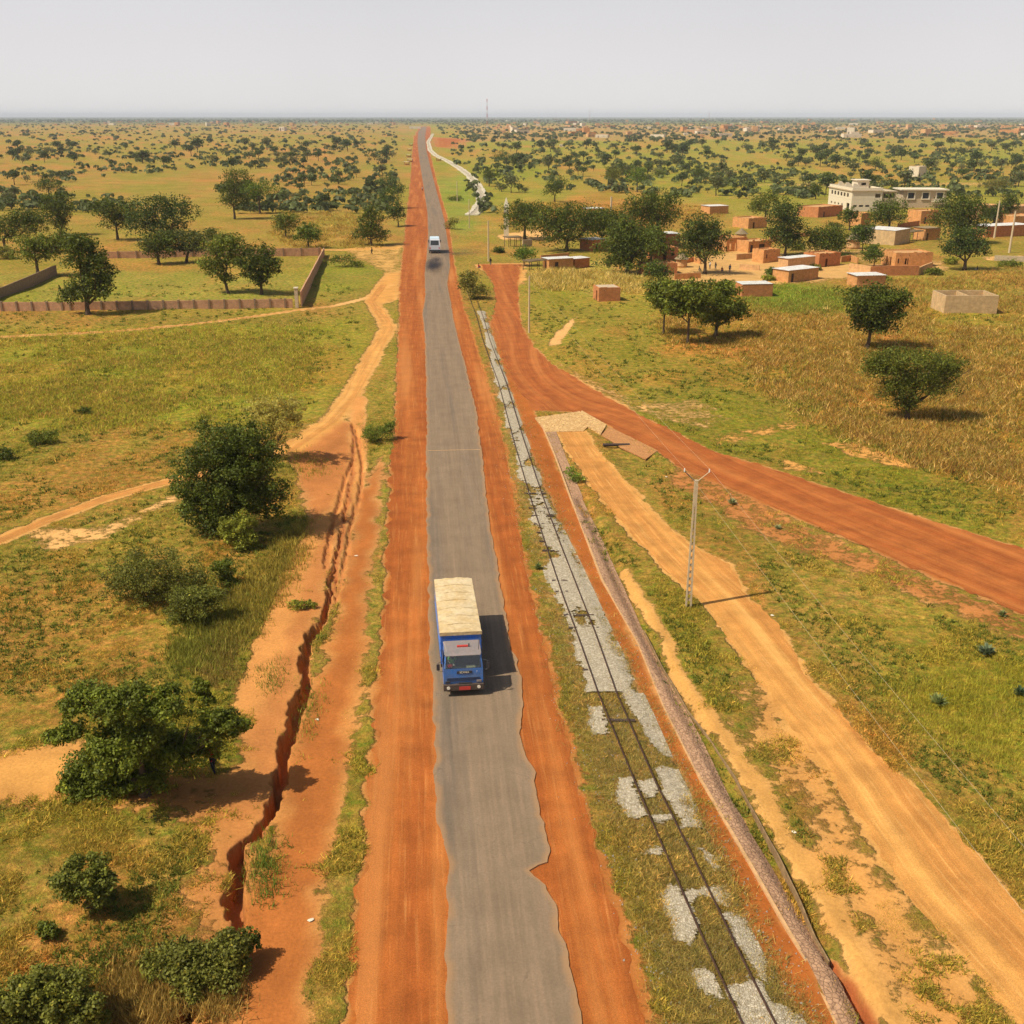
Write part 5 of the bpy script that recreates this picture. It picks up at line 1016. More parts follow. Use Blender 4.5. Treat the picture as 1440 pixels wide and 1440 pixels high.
# sagging tarpaulin over hoops
b = MB(); nx, ny = 10, 60
grid = []
for j in range(ny+1):
    for i in range(nx+1):
        x = -w-.03+(2*w+.06)*i/nx; y = -Lb-.03+(Lb+.03)*j/ny; s = math.cos((i/nx-.5)*math.pi); hoop = abs(math.sin(j/ny*math.pi*7)); grid.append((x, y, 3.20+.12*s-.055*hoop*s+.02*math.sin(i*2.1+j*.9)+.018*math.sin(i*.8-j*1.7)+.02*random.random()))
k = nx+1; b.add(grid, [(j*k+i, j*k+i+1, (j+1)*k+i+1, (j+1)*k+i) for j in range(ny) for i in range(nx)])
e0 = [(x, y, 3.0) for x, y, z in grid]
for side in (0, nx):
    vs = []; 
    for j in range(ny+1): g_ = grid[j*k+side]; vs += [g_, (g_[0], g_[1], 2.95+.03*math.sin(j*.8))]
    b.add(vs, [(2*j, 2*j+1, 2*j+3, 2*j+2) for j in range(ny)])
b.build('tarpaulin', tarp, tr, smooth=True)
for j_ in range(1, 7):
    yr = -Lb*j_/7; b = MB(); b.tube([(-w-.05, yr, 2.6), (-w-.05, yr, 3.19), (-.6, yr+.05, 3.33), (0, yr-.04, 3.35), (.6, yr+.03, 3.33), (w+.05, yr, 3.19), (w+.05, yr, 2.6)], .016, 5); b.build('rope', tarp, tr)
seg(-w-.05, w+.05, -.01, .05, 3.12, 3.36, 'front_rail', tarp, bev=.01)
for sx in (-1, 1):
    for zz in (1.55, 2.05, 2.55): seg(sx*(w+.002) if sx > 0 else -w-.035, sx*(w+.035) if sx > 0 else -w-.002, -Lb+.05, -.05, zz, zz+.09, 'side_board', blue, bev=.005)
seg(-.45, .45, -Lb+.2, .2, .75, 1.1, 'chassis', M['metal_dark'])
# cab: profile lofted (y forward, z up)
cw_ = 1.20; y0c = .32; yf = 1.98
prof = [(y0c, .55), (yf-.02, .55), (yf+.02, 1.0), (yf, 1.86), (yf-.28, 2.68), (yf-.44, 2.82), (y0c+.05, 2.88), (y0c, 2.80)]
def cab_shell():
    b = MB(); vs = []
    for s in (-1, 1):
        for (y, z) in prof: vs.append((s*(cw_ if z < 1.9 else cw_-.09*(z-1.86)/1.0), y, z))
    n = len(prof)
    quads = []
    for i in range(n):
        j = (i+1) % n
        if i == 3: continue       # windscreen opening
        quads.append((i, j, n+j, n+i))
    b.add(vs, quads)
    # sides with a window opening
    for s in (0, 1):
        P_ = lambda i: vs[s*n+i]; X = (-cw_, cw_)[s]
        xb = X; xt = X*(cw_-.075)/cw_
        wz0, wz1, wy0, wy1 = 1.9, 2.60, y0c+.45, yf-.34
        q = [(xb, y0c, .55), (xb, yf-.02, .55), (xb, yf+.02, 1.0), (xb, yf, 1.86), (xb, y0c, 1.86)]
        b.add(q, [(0, 1, 2, 3, 4)])
        b.add([(xb, y0c, 1.86), (xb, wy0, 1.86), (xt, wy0, wz1), (xt, y0c, wz1)], [(0, 1, 2, 3)])
        b.add([(xb, wy1+.22, 1.86), (xb, yf, 1.86), (xt, yf-.29, wz1), (xt, wy1, wz1)], [(0, 1, 2, 3)])
        b.add([(xt, y0c, wz1), (xt, yf-.29, wz1), P_(4), P_(5), P_(6), P_(7)], [(0, 1, 2, 3, 4, 5)])
    # window pillars
    for s in (-1, 1): b.hexa([(s*cw_-.001*s, yf-.05, 1.86), (s*(cw_-.10), yf+.0, 1.86), (s*(cw_-.10), yf-.06, 1.86), (s*(cw_-.02), yf-.1, 1.86)], [(s*(cw_-.08), yf-.33, 2.68), (s*(cw_-.18), yf-.30, 2.68), (s*(cw_-.18), yf-.36, 2.68), (s*(cw_-.09), yf-.38, 2.68)])
    o = b.build('cab', blue, tr); o.data.materials.append(roofm)
    for p in o.data.polygons:
        if p.center.z > 2.72 and p.normal.z > .3 or (p.center.z > 2.70 and p.normal.z > .2): p.material_index = 1
    return o
cab = cab_shell()
b = MB(); b.hexa([(-cw_+.04, y0c+.03, 2.882), (cw_-.04, y0c+.03, 2.882), (cw_-.2, yf-.42, 2.80), (-cw_+.2, yf-.42, 2.80)], [(-cw_+.14, y0c+.06, 2.95), (cw_-.14, y0c+.06, 2.95), (cw_-.24, yf-.5, 2.88), (-cw_+.24, yf-.5, 2.88)]); b.build('cab_roof', roofm, tr, bevel=.02)
# slim visor over the glass, windscreen, interior
b = MB(); b.hexa([(-cw_+.12, yf-.31, 2.68), (cw_-.12, yf-.31, 2.68), (cw_-.12, yf-.18, 2.62), (-cw_+.12, yf-.18, 2.62)], [(-cw_+.12, yf-.34, 2.74), (cw_-.12, yf-.34, 2.74), (cw_-.12, yf-.18, 2.65), (-cw_+.12, yf-.18, 2.65)]); b.build('sun_visor', roofm, tr)
gm = bpy.data.materials.new('windscreen_glass'); gm.use_nodes = True; nt = gm.node_tree; out = nt.nodes['Material Output']; nt.nodes.remove(nt.nodes['Principled BSDF'])
tb = N(nt, 'ShaderNodeBsdfTransparent'); tb.inputs[0].default_value = (.75, .8, .78, 1); gl = N(nt, 'ShaderNodeBsdfGlossy'); gl.inputs['Roughness'].default_value = .03; mx = N(nt, 'ShaderNodeMixShader'); mx.inputs[0].default_value = .07
nt.links.new(tb.outputs[0], mx.inputs[1]); nt.links.new(gl.outputs[0], mx.inputs[2]); nt.links.new(mx.outputs[0], out.inputs[0])
b = MB(); b.hexa([(-cw_+.10, yf-.03, 1.87), (cw_-.10, yf-.03, 1.87), (cw_-.10, yf-.015, 1.87), (-cw_+.10, yf-.015, 1.87)], [(-cw_+.18, yf-.305, 2.675), (cw_-.18, yf-.305, 2.675), (cw_-.18, yf-.29, 2.68), (-cw_+.18, yf-.29, 2.68)]); b.build('windscreen', gm, tr)
seg(-cw_+.12, cw_-.12, yf-.5, yf-.05, 1.5, 1.80, 'dashboard', M['metal_dark']); seg(-cw_+.08, cw_-.08, y0c+.02, y0c+.1, .8, 2.5, 'rear_cab_wall', M['metal_dark'])
for sx, nm in ((-.62, 'seat'), (.62, 'seat')): seg(sx-.28, sx+.28, y0c+.2, y0c+.75, .9, 1.3, nm, M['metal_dark']); seg(sx-.28, sx+.28, y0c+.12, y0c+.26, 1.3, 1.95, 'seat_back', M['metal_dark'])
b = MB()
for j in range(16):
    t = j/16*math.tau; t2 = (j+1)/16*math.tau; b.tube([(.62+.22*math.cos(t), yf-.55+.1*math.sin(t), 1.82+.18*math.sin(t)), (.62+.22*math.cos(t2), yf-.55+.1*math.sin(t2), 1.82+.18*math.sin(t2))], .02, 5)
b.build('steering_wheel', M['metal_dark'], tr)
ppr = seg(-.75, -.2, yf-.45, yf-.12, 1.805, 1.84, 'dashboard_cloth', mat_plain('dusty_cloth', (.42, .36, .2), .9), bev=0)
# red roof vent
b = MB(); b.box(-.36, .32, yf-.92, yf-.78, 2.88, 2.99); b.build('roof_vent', plate_r, tr, bevel=.01)
b = MB(); b.tube([(-.42, yf-.82, 2.88), (-.42, yf-.82, 3.12)], .035, 8); b.build('roof_aerial', M['metal_dark'], tr)
# front: badge bar, grille ribs, lamps, bumper, plate
seg(-.52, .40, yf+.0, yf+.035, 1.52, 1.69, 'badge_plate', M['metal_dark'], bev=.004)
def text(s, size, loc, rotx, m, par, name, rz=0.0, ext=.006):
    c = bpy.data.curves.new(name, 'FONT'); c.body = s; c.size = size; c.extrude = ext; c.align_x = 'CENTER'; c.align_y = 'CENTER'; o = bpy.data.objects.new(name, c); COL.objects.link(o); dg = bpy.context.evaluated_depsgraph_get(); me = bpy.data.meshes.new_from_object(o.evaluated_get(dg)); bpy.data.objects.remove(o); me.materials.clear(); me.materials.append(m); q = mesh_obj(name, me, par, loc); q.rotation_euler = (rotx, 0, rz); return q
text('SCANIA', .165, (-.06, yf+.045, 1.605), math.pi/2, lamp, tr, 'badge_letters', math.pi)
text('7', .16, (-.82, yf+.045, 1.62), math.pi/2, lamp, tr, 'badge_digit', math.pi)
for i in range(5): seg(-cw_+.18, cw_-.18, yf+.012, yf+.04, 1.02+i*.05, 1.035+i*.05, 'grille_rib', M['metal_dark'], bev=0)
for sx in (-1, 1): seg(sx*.95-.15, sx*.95+.15, yf+.02, yf+.07, .90, 1.05, 'indicator_lamp', M['metal_dark'] if sx > 0 else roofm)
seg(-cw_-.03, cw_+.03, yf-.1, yf+.16, .42, .84, 'bumper', bump_m, bev=.03)
for sx in (-1, 1):
    b = MB(); b.tube([(sx*.93, yf+.14, .64), (sx*.93, yf+.19, .64)], .105, 16); b.build('headlight', lamp, tr)
seg(-.42, .28, yf+.163, yf+.18, .47, .70, 'red_plate', plate_r, bev=0)
seg(-.5, .3, yf+.05, yf+.12, .86, .93, 'front_step', M['metal_dark'], bev=0)
for sx in (-1, 1):
    b = MB(); b.tube([(sx*cw_, yf-.15, 2.35), (sx*(cw_+.32), yf-.02, 2.3), (sx*(cw_+.32), yf-.02, 1.75), (sx*cw_, yf-.1, 1.65)], .018, 6); arm = b.build('mirror_arm', M['metal_dark'], tr)
    seg(sx*(cw_+.32)-.1, sx*(cw_+.32)+.1, yf-.05, yf+.0, 1.8, 2.2, 'mirror', M['metal_dark'], arm, .01)
    seg(sx*cw_-.03*sx if sx > 0 else -cw_-.012, cw_+.012 if sx > 0 else -cw_+.03, y0c+.1, y0c+.14, .9, 2.4, 'door_seam', M['metal_dark'], bev=0)
def wheel(x, y, R=.5, ww=.30):
    b = MB(); vs = []; k = 28; pr = [(-ww/2, R*.62), (-ww/2, R*.93), (-ww/2+.04, R), (ww/2-.04, R), (ww/2, R*.93), (ww/2, R*.62)]
    for j in range(k):
        t = math.tau*j/k
        for px, rr in pr: vs.append((x+px, y+rr*math.cos(t), R+rr*math.sin(t)-.0))
    n = len(pr); b.add(vs, [(j*n+i, j*n+i+1, ((j+1) % k)*n+i+1, ((j+1) % k)*n+i) for j in range(k) for i in range(n-1)]); ty = b.build('wheel', rubber, tr, smooth=True)
    r = MB(); r.tube([(x-ww/2+.05, y, R), (x+ww/2-.05, y, R)], R*.62, 20); r.tube([(x-ww/2-.01, y, R), (x+ww/2+.01, y, R)], R*.22, 12); r.build('rim', rim_m, ty)
for sx in (-1, 1): wheel(sx*1.03, 1.05); wheel(sx*1.05, -Lb+1.9, .5, .32); wheel(sx*.72, -Lb+1.9, .5, .28)
for sx in (-1, 1): seg(sx*1.2-.06, sx*1.2+.06, -Lb+3.2, -.6, .6, 1.1, 'side_guard', M['metal_dark'])
# ------------------------------------------------------------------ people
def skin_chain(edges_pts, radii, name, m, parent, lvl=2):
    """joints: dict name->(pos, radius); edges: pairs"""
    names = list(edges_pts[0].keys()); J = edges_pts[0]; E = edges_pts[1]; me = bpy.data.meshes.new(name); me.from_pydata([J[k][0] for k in names], [(names.index(a), names.index(b)) for a, b in E], []); me.update()
    o = bpy.data.objects.new(name, me); COL.objects.link(o); sm = o.modifiers.new('Skin', 'SKIN'); sm.use_smooth_shade = True
    for i, k in enumerate(names): me.skin_vertices[0].data[i].radius = J[k][1] if isinstance(J[k][1], tuple) else (J[k][1], J[k][1]); me.skin_vertices[0].data[i].use_root = (i == 0)
    o.modifiers.new('Sub', 'SUBSURF').levels = lvl; dg = bpy.context.evaluated_depsgraph_get(); dg.update(); m2 = bpy.data.meshes.new_from_object(o.evaluated_get(dg)); bpy.data.objects.remove(o); m2.materials.clear(); m2.materials.append(m); return mesh_obj(name, m2, parent)
skin_m = mat_plain('dark_skin', (.075, .04, .025), .6, .3); hair_m = mat_plain('black_hair', (.012, .01, .01), .9, .1)
def person(label, loc, rz, shirt, trousers, pose='stand', group=None, lvl=2, robe=False, scale=1.0, par_z=0):
    r = empty('person', loc, rz); r.scale = (scale,)*3; tag(r, label, 'person', group)
    if pose == 'sit': hip, kn, an, hz = .50, (.46, .55), (.44, .10), .52
    J = {}
    if pose == 'stand': pz, K, A, Tq = .95, [(.13, .04, .50), (-.11, -.02, .50)], [(.14, .0, .08), (-.13, -.10, .08)], [(.15, .16, .04), (-.14, .05, .04)]
    elif pose == 'walk': pz, K, A, Tq = .93, [(.11, .18, .52), (-.11, .0, .50)], [(.11, .22, .09), (-.11, -.30, .13)], [(.12, .40, .04), (-.11, -.16, .04)]
    elif pose == 'drive': pz, K, A, Tq = .0, [(.14, .45, .10), (-.14, .45, .10)], [(.14, .55, -.28), (-.14, .55, -.28)], [(.14, .68, -.30), (-.14, .68, -.30)]
    else: pz, K, A, Tq = .18, [(.20, .38, .40), (-.20, .38, .40)], [(.14, .42, .08), (-.14, .42, .08)], [(.14, .58, .04), (-.14, .58, .04)]
    J['pelvis'] = ((0, 0, pz), (.15, .11)); J['waist'] = ((0, 0, pz+.2), (.135, .10)); J['chest'] = ((0, .01, pz+.42), (.17, .115)); J['neck'] = ((0, .01, pz+.58), .06); J['jaw'] = ((0, .05, pz+.68), .075); J['head'] = ((0, .03, pz+.77), .098); J['crownp'] = ((0, .02, pz+.82), .085); J['nose'] = ((0, .13, pz+.73), .018)
    E = [('pelvis', 'waist'), ('waist', 'chest'), ('chest', 'neck'), ('neck', 'jaw'), ('jaw', 'head'), ('head', 'crownp'), ('jaw', 'nose')]
    hands = {'stand': [(.30, .06, pz-.10), (-.28, .10, pz-.08)], 'walk': [(.28, -.18, pz-.05), (-.28, .22, pz-.02)], 'drive': [(.18, .52, pz+.34), (-.18, .52, pz+.34)], 'sit': [(.22, .36, pz+.26), (-.22, .36, pz+.26)]}[pose]
    for i, s in enumerate((1, -1)):
        sh = Vector((.20*s, 0, pz+.50)); ha = Vector(hands[i]); el = sh.lerp(ha, .5)+Vector((.05*s, -.07, -.05)); d = (ha-el).normalized()
        J[f'sh{i}'] = (sh, .062); J[f'el{i}'] = (el, .045); J[f'wr{i}'] = (ha, .030); J[f'pa{i}'] = (ha+d*.07, (.038, .018)); E += [('chest', f'sh{i}'), (f'sh{i}', f'el{i}'), (f'el{i}', f'wr{i}'), (f'wr{i}', f'pa{i}')]
        side = Vector((1, 0, 0))
        for f in range(4): J[f'f{i}{f}'] = (ha+d*(.15-.012*abs(f-1.3))+side*(f-1.5)*.02, .009); E.append((f'pa{i}', f'f{i}{f}'))
        J[f'th{i}'] = (ha+d*.08+Vector((-.05*s, .02, 0)), .010); E.append((f'wr{i}', f'th{i}'))
        J[f'hp{i}'] = ((.09*s, 0, pz-.03), .095); J[f'kn{i}'] = (K[i], .058); J[f'an{i}'] = (A[i], .038); J[f'to{i}'] = (Tq[i], (.042, .025)); E += [('pelvis', f'hp{i}'), (f'hp{i}', f'kn{i}'), (f'kn{i}', f'an{i}'), (f'an{i}', f'to{i}')]
    body = skin_chain((J, E), None, 'body', skin_m, r, lvl)
    q = {k: (J[k][0], tuple(x+.022 for x in (J[k][1] if isinstance(J[k][1], tuple) else (J[k][1],)*2))) for k in ('pelvis', 'waist', 'chest', 'sh0', 'sh1', 'el0', 'el1')}
    q['low'] = ((0, 0, pz-.06), (.17, .13))
    skin_chain((q, [('pelvis', 'low'), ('pelvis', 'waist'), ('waist', 'chest'), ('chest', 'sh0'), ('chest', 'sh1'), ('sh0', 'el0'), ('sh1', 'el1')]), None, 'shirt', shirt, r, 1)
    q = {k: (J[k][0], tuple(x+.024 for x in (J[k][1] if isinstance(J[k][1], tuple) else (J[k][1],)*2))) for k in ('pelvis', 'hp0', 'hp1', 'kn0', 'kn1', 'an0', 'an1')}
    skin_chain((q, [('pelvis', 'hp0'), ('pelvis', 'hp1'), ('hp0', 'kn0'), ('hp1', 'kn1'), ('kn0', 'an0'), ('kn1', 'an1')]), None, 'trousers', trousers, r, 1)
    b = MB(); b.ball((0, .005, pz+.805), .105, 14, (1, 1.08, .82)); b.build('hair', hair_m, r, smooth=True)
    return r
def cloth(c, n='cloth'): return mat_plain(n, c, .9, .1, var=.15)
cred, cgreen, cwht, cblk, cblu, cgry, corg = cloth((.45,.02,.02),'red_cloth'), cloth((.13,.30,.07),'green_cloth'), cloth((.75,.72,.66),'white_cloth'), cloth((.03,.03,.035),'black_cloth'), cloth((.05,.12,.3),'blue_cloth'), cloth((.2,.18,.16),'grey_cloth'), cloth((.5,.2,.05),'orange_cloth')
mw = Matrix.Translation(tr.location) @ Matrix.Rotation(ang, 4, 'Z')
person('driver in a green shirt behind the windscreen of the blue truck', mw @ Vector((.62, y0c+.50, 1.56)), ang, cgreen, cgry, 'drive')
bndl = MB(); bndl.ball((0, 0, .12), .16, 12, (1.3, 1, .8)); bo = bndl.build('red_bundle', cred, None, mw @ Vector((.80, yf-.26, 1.80)), smooth=True); tag(bo, 'red cloth bundle on the dashboard in front of the truck driver', 'bundle')
def gp(u, v): p = G(u, v); return Vector((p.x, p.y, h1(p.x, p.y)))
person('person in red shirt and dark trousers in the shade of the large spreading tree', gp(301, 1083), .8, cred, cblk, 'walk')
person('person in dark clothes on the sandy crossing left of the road', gp(523, 357), 1.5, cblk, cblk, 'walk', lvl=1)
for i, (u, v, c, ps, lb) in enumerate(((998,379,cwht,'stand','person in white beside the trunk of the square shade tree'),(1006,380,cblk,'stand','tallest dark-clothed figure standing under the square shade tree'),(1015,382,cred,'sit','person in red sitting under the square shade tree'),(1026,383,cblu,'stand','person in blue standing at the right end of the shade'),(983,381,cgry,'sit','person in grey sitting left of the shade tree trunk'),(690,373,cblk,'stand','person in dark clothes by the concrete pole at the sandy crossing'),(1374,381,cblk,'sit','person sitting right of the broad shade tree'),(673,377,cred,'sit','person sitting on the sandy verge opposite the concrete pole'))):
    person(lb, gp(u, v), random.uniform(-3, 3), c, cgry, ps, lvl=1)
# ------------------------------------------------------------------ white van
vg = G(611.5, 357); vdir = (G(611, 320)-G(612, 357)); va = math.atan2(vdir.y, vdir.x)-math.pi/2; van = empty('delivery_van', (vg.x, vg.y, .085), va); tag(van, 'pale white van with dark windows driving away in front of a puff of dark exhaust', 'van'); van.scale = (1.08, 1, 1.38); vw = mat_plain('van_white_paint', (.62, .64, .66), .4, .5, var=.08); vr = mat_plain('van_roof', (.60, .72, .76), .35)
b = MB(); prof = [(0, .45), (0, 1.5), (.16, 2.45), (.4, 2.62), (6.2, 2.6), (6.6, 2.4), (7.1, 1.5), (7.3, 1.3), (7.4, .5)]; n = len(prof); xs = lambda z: 1.28 if z < 1.5 else 1.28-.12*(z-1.5)
vs = [(-xs(z), y, z) for y, z in prof]+[(xs(z), y, z) for y, z in prof]; b.add(vs, [(i, (i+1) % n, n+(i+1) % n, n+i) for i in range(n)]+[tuple(range(n)), tuple(range(2*n-1, n-1, -1))]); b.build('body', vw, van, bevel=.05)
b = MB(); b.box(-1.05, 1.05, .5, 6.0, 2.63, 2.70); b.build('roof', vr, van, bevel=.02)
b = MB(); b.hexa([(-1.0, -.006, 1.52), (1.0, -.006, 1.52), (1.0, .03, 1.52), (-1.0, .03, 1.52)], [(-.94, .125, 2.38), (.94, .125, 2.38), (.94, .17, 2.38), (-.94, .17, 2.38)]); b.build('rear_window', glass, van)
b = MB(); b.hexa([(-1.02, 7.09, 1.55), (1.02, 7.09, 1.55), (1.02, 7.115, 1.55), (-1.02, 7.115, 1.55)], [(-.95, 6.62, 2.36), (.95, 6.62, 2.36), (.95, 6.66, 2.38), (-.95, 6.66, 2.38)]); b.build('windscreen', glass, van)
b = MB(); b.box(-1.3, 1.3, -.12, .04, .38, .68); b.build('bumper', M['metal_dark'], van, bevel=.02)
for sx in (-1, 1):
    b = MB(); b.box(sx*1.08-.1, sx*1.08+.1, -.03, .01, .85, 1.15); b.build('tail_light', plate_r, van)
    for yy in (1.2, 6.0): m_ = MB(); m_.tube([(sx*1.22-.12, yy, .42), (sx*1.22+.12, yy, .42)], .42, 18); m_.build('wheel', rubber, van)
    b = MB(); b.box(sx*1.48-.1, sx*1.48+.1, 6.6, 6.66, 1.5, 2.0); b.build('mirror', M['metal_dark'], van)
    for k in range(4): b = MB(); x0 = 1.285*sx; b.hexa([(x0-.02, .7+k*1.3, 1.6), (x0+.0, .7+k*1.3, 1.6), (x0, 1.7+k*1.3, 1.6), (x0-.02, 1.7+k*1.3, 1.6)], [(x0-.1*sx-.01, .7+k*1.3, 2.3), (x0-.08*sx+.01, .7+k*1.3, 2.3), (x0-.08*sx+.01, 1.7+k*1.3, 2.3), (x0-.1*sx-.01, 1.7+k*1.3, 2.3)]); b.build('side_window', glass, van)
# exhaust smoke
def smoke(loc, sc, dens, label):
    b = MB(); b.ball((0, 0, 0), 1, 20); me = b.mesh('exhaust_smoke', []); m = bpy.data.materials.new('exhaust_smoke'); m.use_nodes = True; nt = m.node_tree; nt.nodes.remove(nt.nodes['Principled BSDF']); pv = N(nt, 'ShaderNodeVolumePrincipled'); pv.inputs['Color'].default_value = (.12, .11, .12, 1)
    co = objco(nt); ln = N(nt, 'ShaderNodeVectorMath', operation='LENGTH'); nt.links.new(co, ln.inputs[0]); f = mr(nt, ln.outputs['Value'], 1, .0, 0, 1, True); ns = mr(nt, noise(nt, co, 1.6, 4), .35, .7, 0, 1)
    nt.links.new(mth(nt, 'MULTIPLY', mth(nt, 'MULTIPLY', f, ns), dens), pv.inputs['Density']); nt.links.new(pv.outputs[0], nt.nodes['Material Output'].inputs['Volume']); me.materials.append(m)
    o = mesh_obj('exhaust_smoke', me, None, loc); o.scale = sc; tag(o, label, 'smoke', kind='stuff')
p = G(610, 378); smoke((p.x, p.y, 1.1), (2.6, 15, 1.05), .9, 'dark exhaust puff hanging behind the white van'); p = G(645, 362); smoke((p.x, p.y, 1.3), (9, 8, 1.25), .16, 'thin grey smoke drifting right of the white van')
# far motorcycle and rider
mg = G(594, 268); mo = empty('motorcycle', (mg.x, mg.y, .085)); tag(mo, 'small motorcycle far up the asphalt road', 'motorcycle')
for yy in (-.65, .65): b = MB(); b.tube([(-.06, yy, .32), (.06, yy, .32)], .32, 16); b.build('wheel', rubber, mo)
b = MB(); b.tube([(0, -.65, .32), (0, -.1, .75), (0, .5, .8), (0, .65, .32)], .07, 8); b.build('frame', M['metal_dark'], mo); b = MB(); b.box(-.14, .14, -.6, .1, .75, .88); b.build('seat', M['metal_dark'], mo); b = MB(); b.tube([(-.35, .35, 1.05), (.35, .35, 1.05)], .025, 6); b.build('handlebar', M['metal_dark'], mo); b = MB(); b.ball((0, .2, .85), .2, 10, (.8, 1.3, .7)); b.build('tank', plate_r, mo)
person('rider in a white shirt on the far motorcycle', (mg.x, mg.y-.2, .95), 0, cwht, cgry, 'drive', lvl=1)
# ------------------------------------------------------------------ small plants and litter
def rosette(label, u, v, n, s, tint, group):
    rg = np.random.default_rng(int(u)); V = []; Fc = []; Tn = []; c = 0; s *= .72
    for i in range(n):
        a = rg.uniform(0, 6.28); el = rg.uniform(.35, 1.35); L = s*rg.uniform(.6, 1.1); d = np.array([math.cos(a)*math.cos(el), math.sin(a)*math.cos(el), math.sin(el)]); w_ = np.array([-math.sin(a), math.cos(a), 0])*s*.07
        V += [-w_, w_, d*L*.6+w_*1.2, d*L+np.array([0, 0, -.08*L]), d*L*.6-w_*1.2]; Fc.append((c, c+1, c+2, c+3, c+4)); Tn.append(np.array(tint)*rg.uniform(.7, 1.4)); c += 5
    p = G(u, v); o = mesh_obj('agave_plant', np_mesh('agave_plant', np.array(V), np.array(Fc), tint=np.array(Tn), mats=[M['leaf']]), None, (p.x, p.y, h1(p.x, p.y))); tag(o, label, 'plant', group)
rosette('spiky grey-green plant on the red verge right of the pole top', 1029, 706, 70, 1.0, (.26,.27,.11), 'spiky plants by the side road')
rosette('small spiky plant farther right on the red verge', 1094, 742, 50, .7, (.25,.27,.11), 'spiky plants by the side road')
rosette('spiky plant on the sandy edge near the right border', 1409, 868, 60, .8, (.24,.26,.09), 'spiky plants by the side road')
rosette('blue-green agave in the grass near the right border', 1387, 920, 90, 1.2, (.18,.22,.11), 'spiky plants by the side road')
rosette('light green clump low in the grass at the right', 1318, 990, 90, 1.1, (.24,.27,.08), 'spiky plants by the side road')
rosette('spiky clump on the ballast beside the left rail', 757, 800, 60, .8, (.16,.20,.05), None)
rosette('dark leafy clump at the right edge above the agave', 1434, 976, 60, 1.0, (.08,.12,.05), None)
def litter(label, u, v, s, m, name='litter'):
    p = G(u, v); b = MB(); k = 7; vs = [(0, 0, s*.35)]
    for i in range(k): a = i/k*6.28; vs.append((math.cos(a)*s*random.uniform(.6, 1.1), math.sin(a)*s*random.uniform(.5, 1), .02+random.random()*s*.15))
    b.add(vs, [(0, i+1, (i+1) % k+1) for i in range(k)]); o = b.build(name, m, None, (p.x, p.y, h1(p.x, p.y)+.02)); tag(o, label, 'litter')
litter('small white rag on the red dirt left of the road', 437, 1294, .16, M['white'], 'rag'); litter('white scrap in the gully left of the truck', 501, 784, .16, M['white'], 'scrap'); litter('pale stone at the gully rim', 446, 1007, .14, M['white'], 'stone'); litter('white scrap in the grass below the concrete pole', 1086, 866, .16, M['white'], 'scrap'); litter('white scrap in the dirt above the concrete pole', 937, 670, .16, M['white'], 'scrap'); litter('pale scrap on the bank right of the lined drain', 1117, 1169, .15, M['white'], 'scrap')
# ------------------------------------------------------------------ grass, weeds and crops
def blades(name, u, v, hh, nb, spread, tints, label, cat, bw=.10, lean=.5, zoff=0, keepf=None, wmin=0.0):
    w = Ga(np.stack([u, v], 1)); x, y = w[:, 0], w[:, 1]; z = hgt(x, y); n = len(x); rg = np.random.default_rng(len(name)); hh = hh*rg.uniform(.55, 1.35, n)
    X = np.repeat(x, nb)+rg.normal(size=n*nb)*np.repeat(spread*np.ones(n), nb); Y = np.repeat(y, nb)+rg.normal(size=n*nb)*np.repeat(spread*np.ones(n), nb); Zz = np.repeat(z, nb); Hh = np.repeat(hh, nb)*rg.uniform(.6, 1.2, n*nb); a = rg.uniform(0, 6.28, n*nb); wd = np.maximum(Hh*bw, wmin)
    b0 = np.stack([X-np.cos(a)*wd, Y-np.sin(a)*wd, Zz-.02], 1); b1 = np.stack([X+np.cos(a)*wd, Y+np.sin(a)*wd, Zz-.02], 1); l = rg.normal(size=(n*nb, 2))*lean*Hh[:, None]
    tp = np.stack([X+l[:, 0], Y+l[:, 1], Zz+Hh], 1); V = np.stack([b0, b1, tp], 1).reshape(-1, 3); Tn = np.repeat(tints, nb, 0)*rg.uniform(.62, 1.5, (n*nb, 1))
    o = mesh_obj(name, np_mesh(name, V, np.arange(len(V)).reshape(-1, 3), tint=Tn, mats=[M['grass']])); tag(o, label, cat, kind='stuff')
def sample(n, u0, u1, v0, v1, seed): rg = np.random.default_rng(seed); return rg.uniform(u0, u1, n), rg.uniform(v0, v1, n), rg
u, v, rg = sample(900000, -60, 1500, 440, 1500, 1); w_ = Ga(np.stack([u, v], 1)); vg_, dg_, br_ = ground_eval(w_[:, 0], w_[:, 1]); pn = fbm(w_[:, 0]/1.3, w_[:, 1]/1.3, 3)
road = poly_w(w_[:, 0], w_[:, 1], CORR, .1, -.1)
k = ((br_-(pn-.5)*1.6) < rg.uniform(.0, .62, len(u))) & (road < .5) & (poly_w(w_[:, 0], w_[:, 1], TRK, .1, -.5) < .5) & (poly_w(w_[:, 0], w_[:, 1], SIDE, .1, -.2) < .5)
u, v, w_, vg_ = u[k], v[k], w_[k], vg_[k]; q = fbm(w_[:, 0]/3+5, w_[:, 1]/3, 3)
tn = vg_*rg.uniform(.7, 1.5, (len(u), 1)); dry = rg.random(len(u)) < .22; tn[dry] = tn[dry]*np.array([1.5, 1.25, 1.6]); tn *= 1.12; dk = rg.random(len(u)) < .16; tn[dk] = tn[dk]*np.array([.5, .66, .6])
print('grass', len(u)); blades('dry_grass', u, v, (.05+.11*ss(.42, .68, q))*ss(250, 60, w_[:, 1])+.10*ss(60, 200, w_[:, 1]), 3, .09, tn, 'tufts of green and dry grass over the open ground', 'grass', bw=.17, lean=.95, wmin=.010)
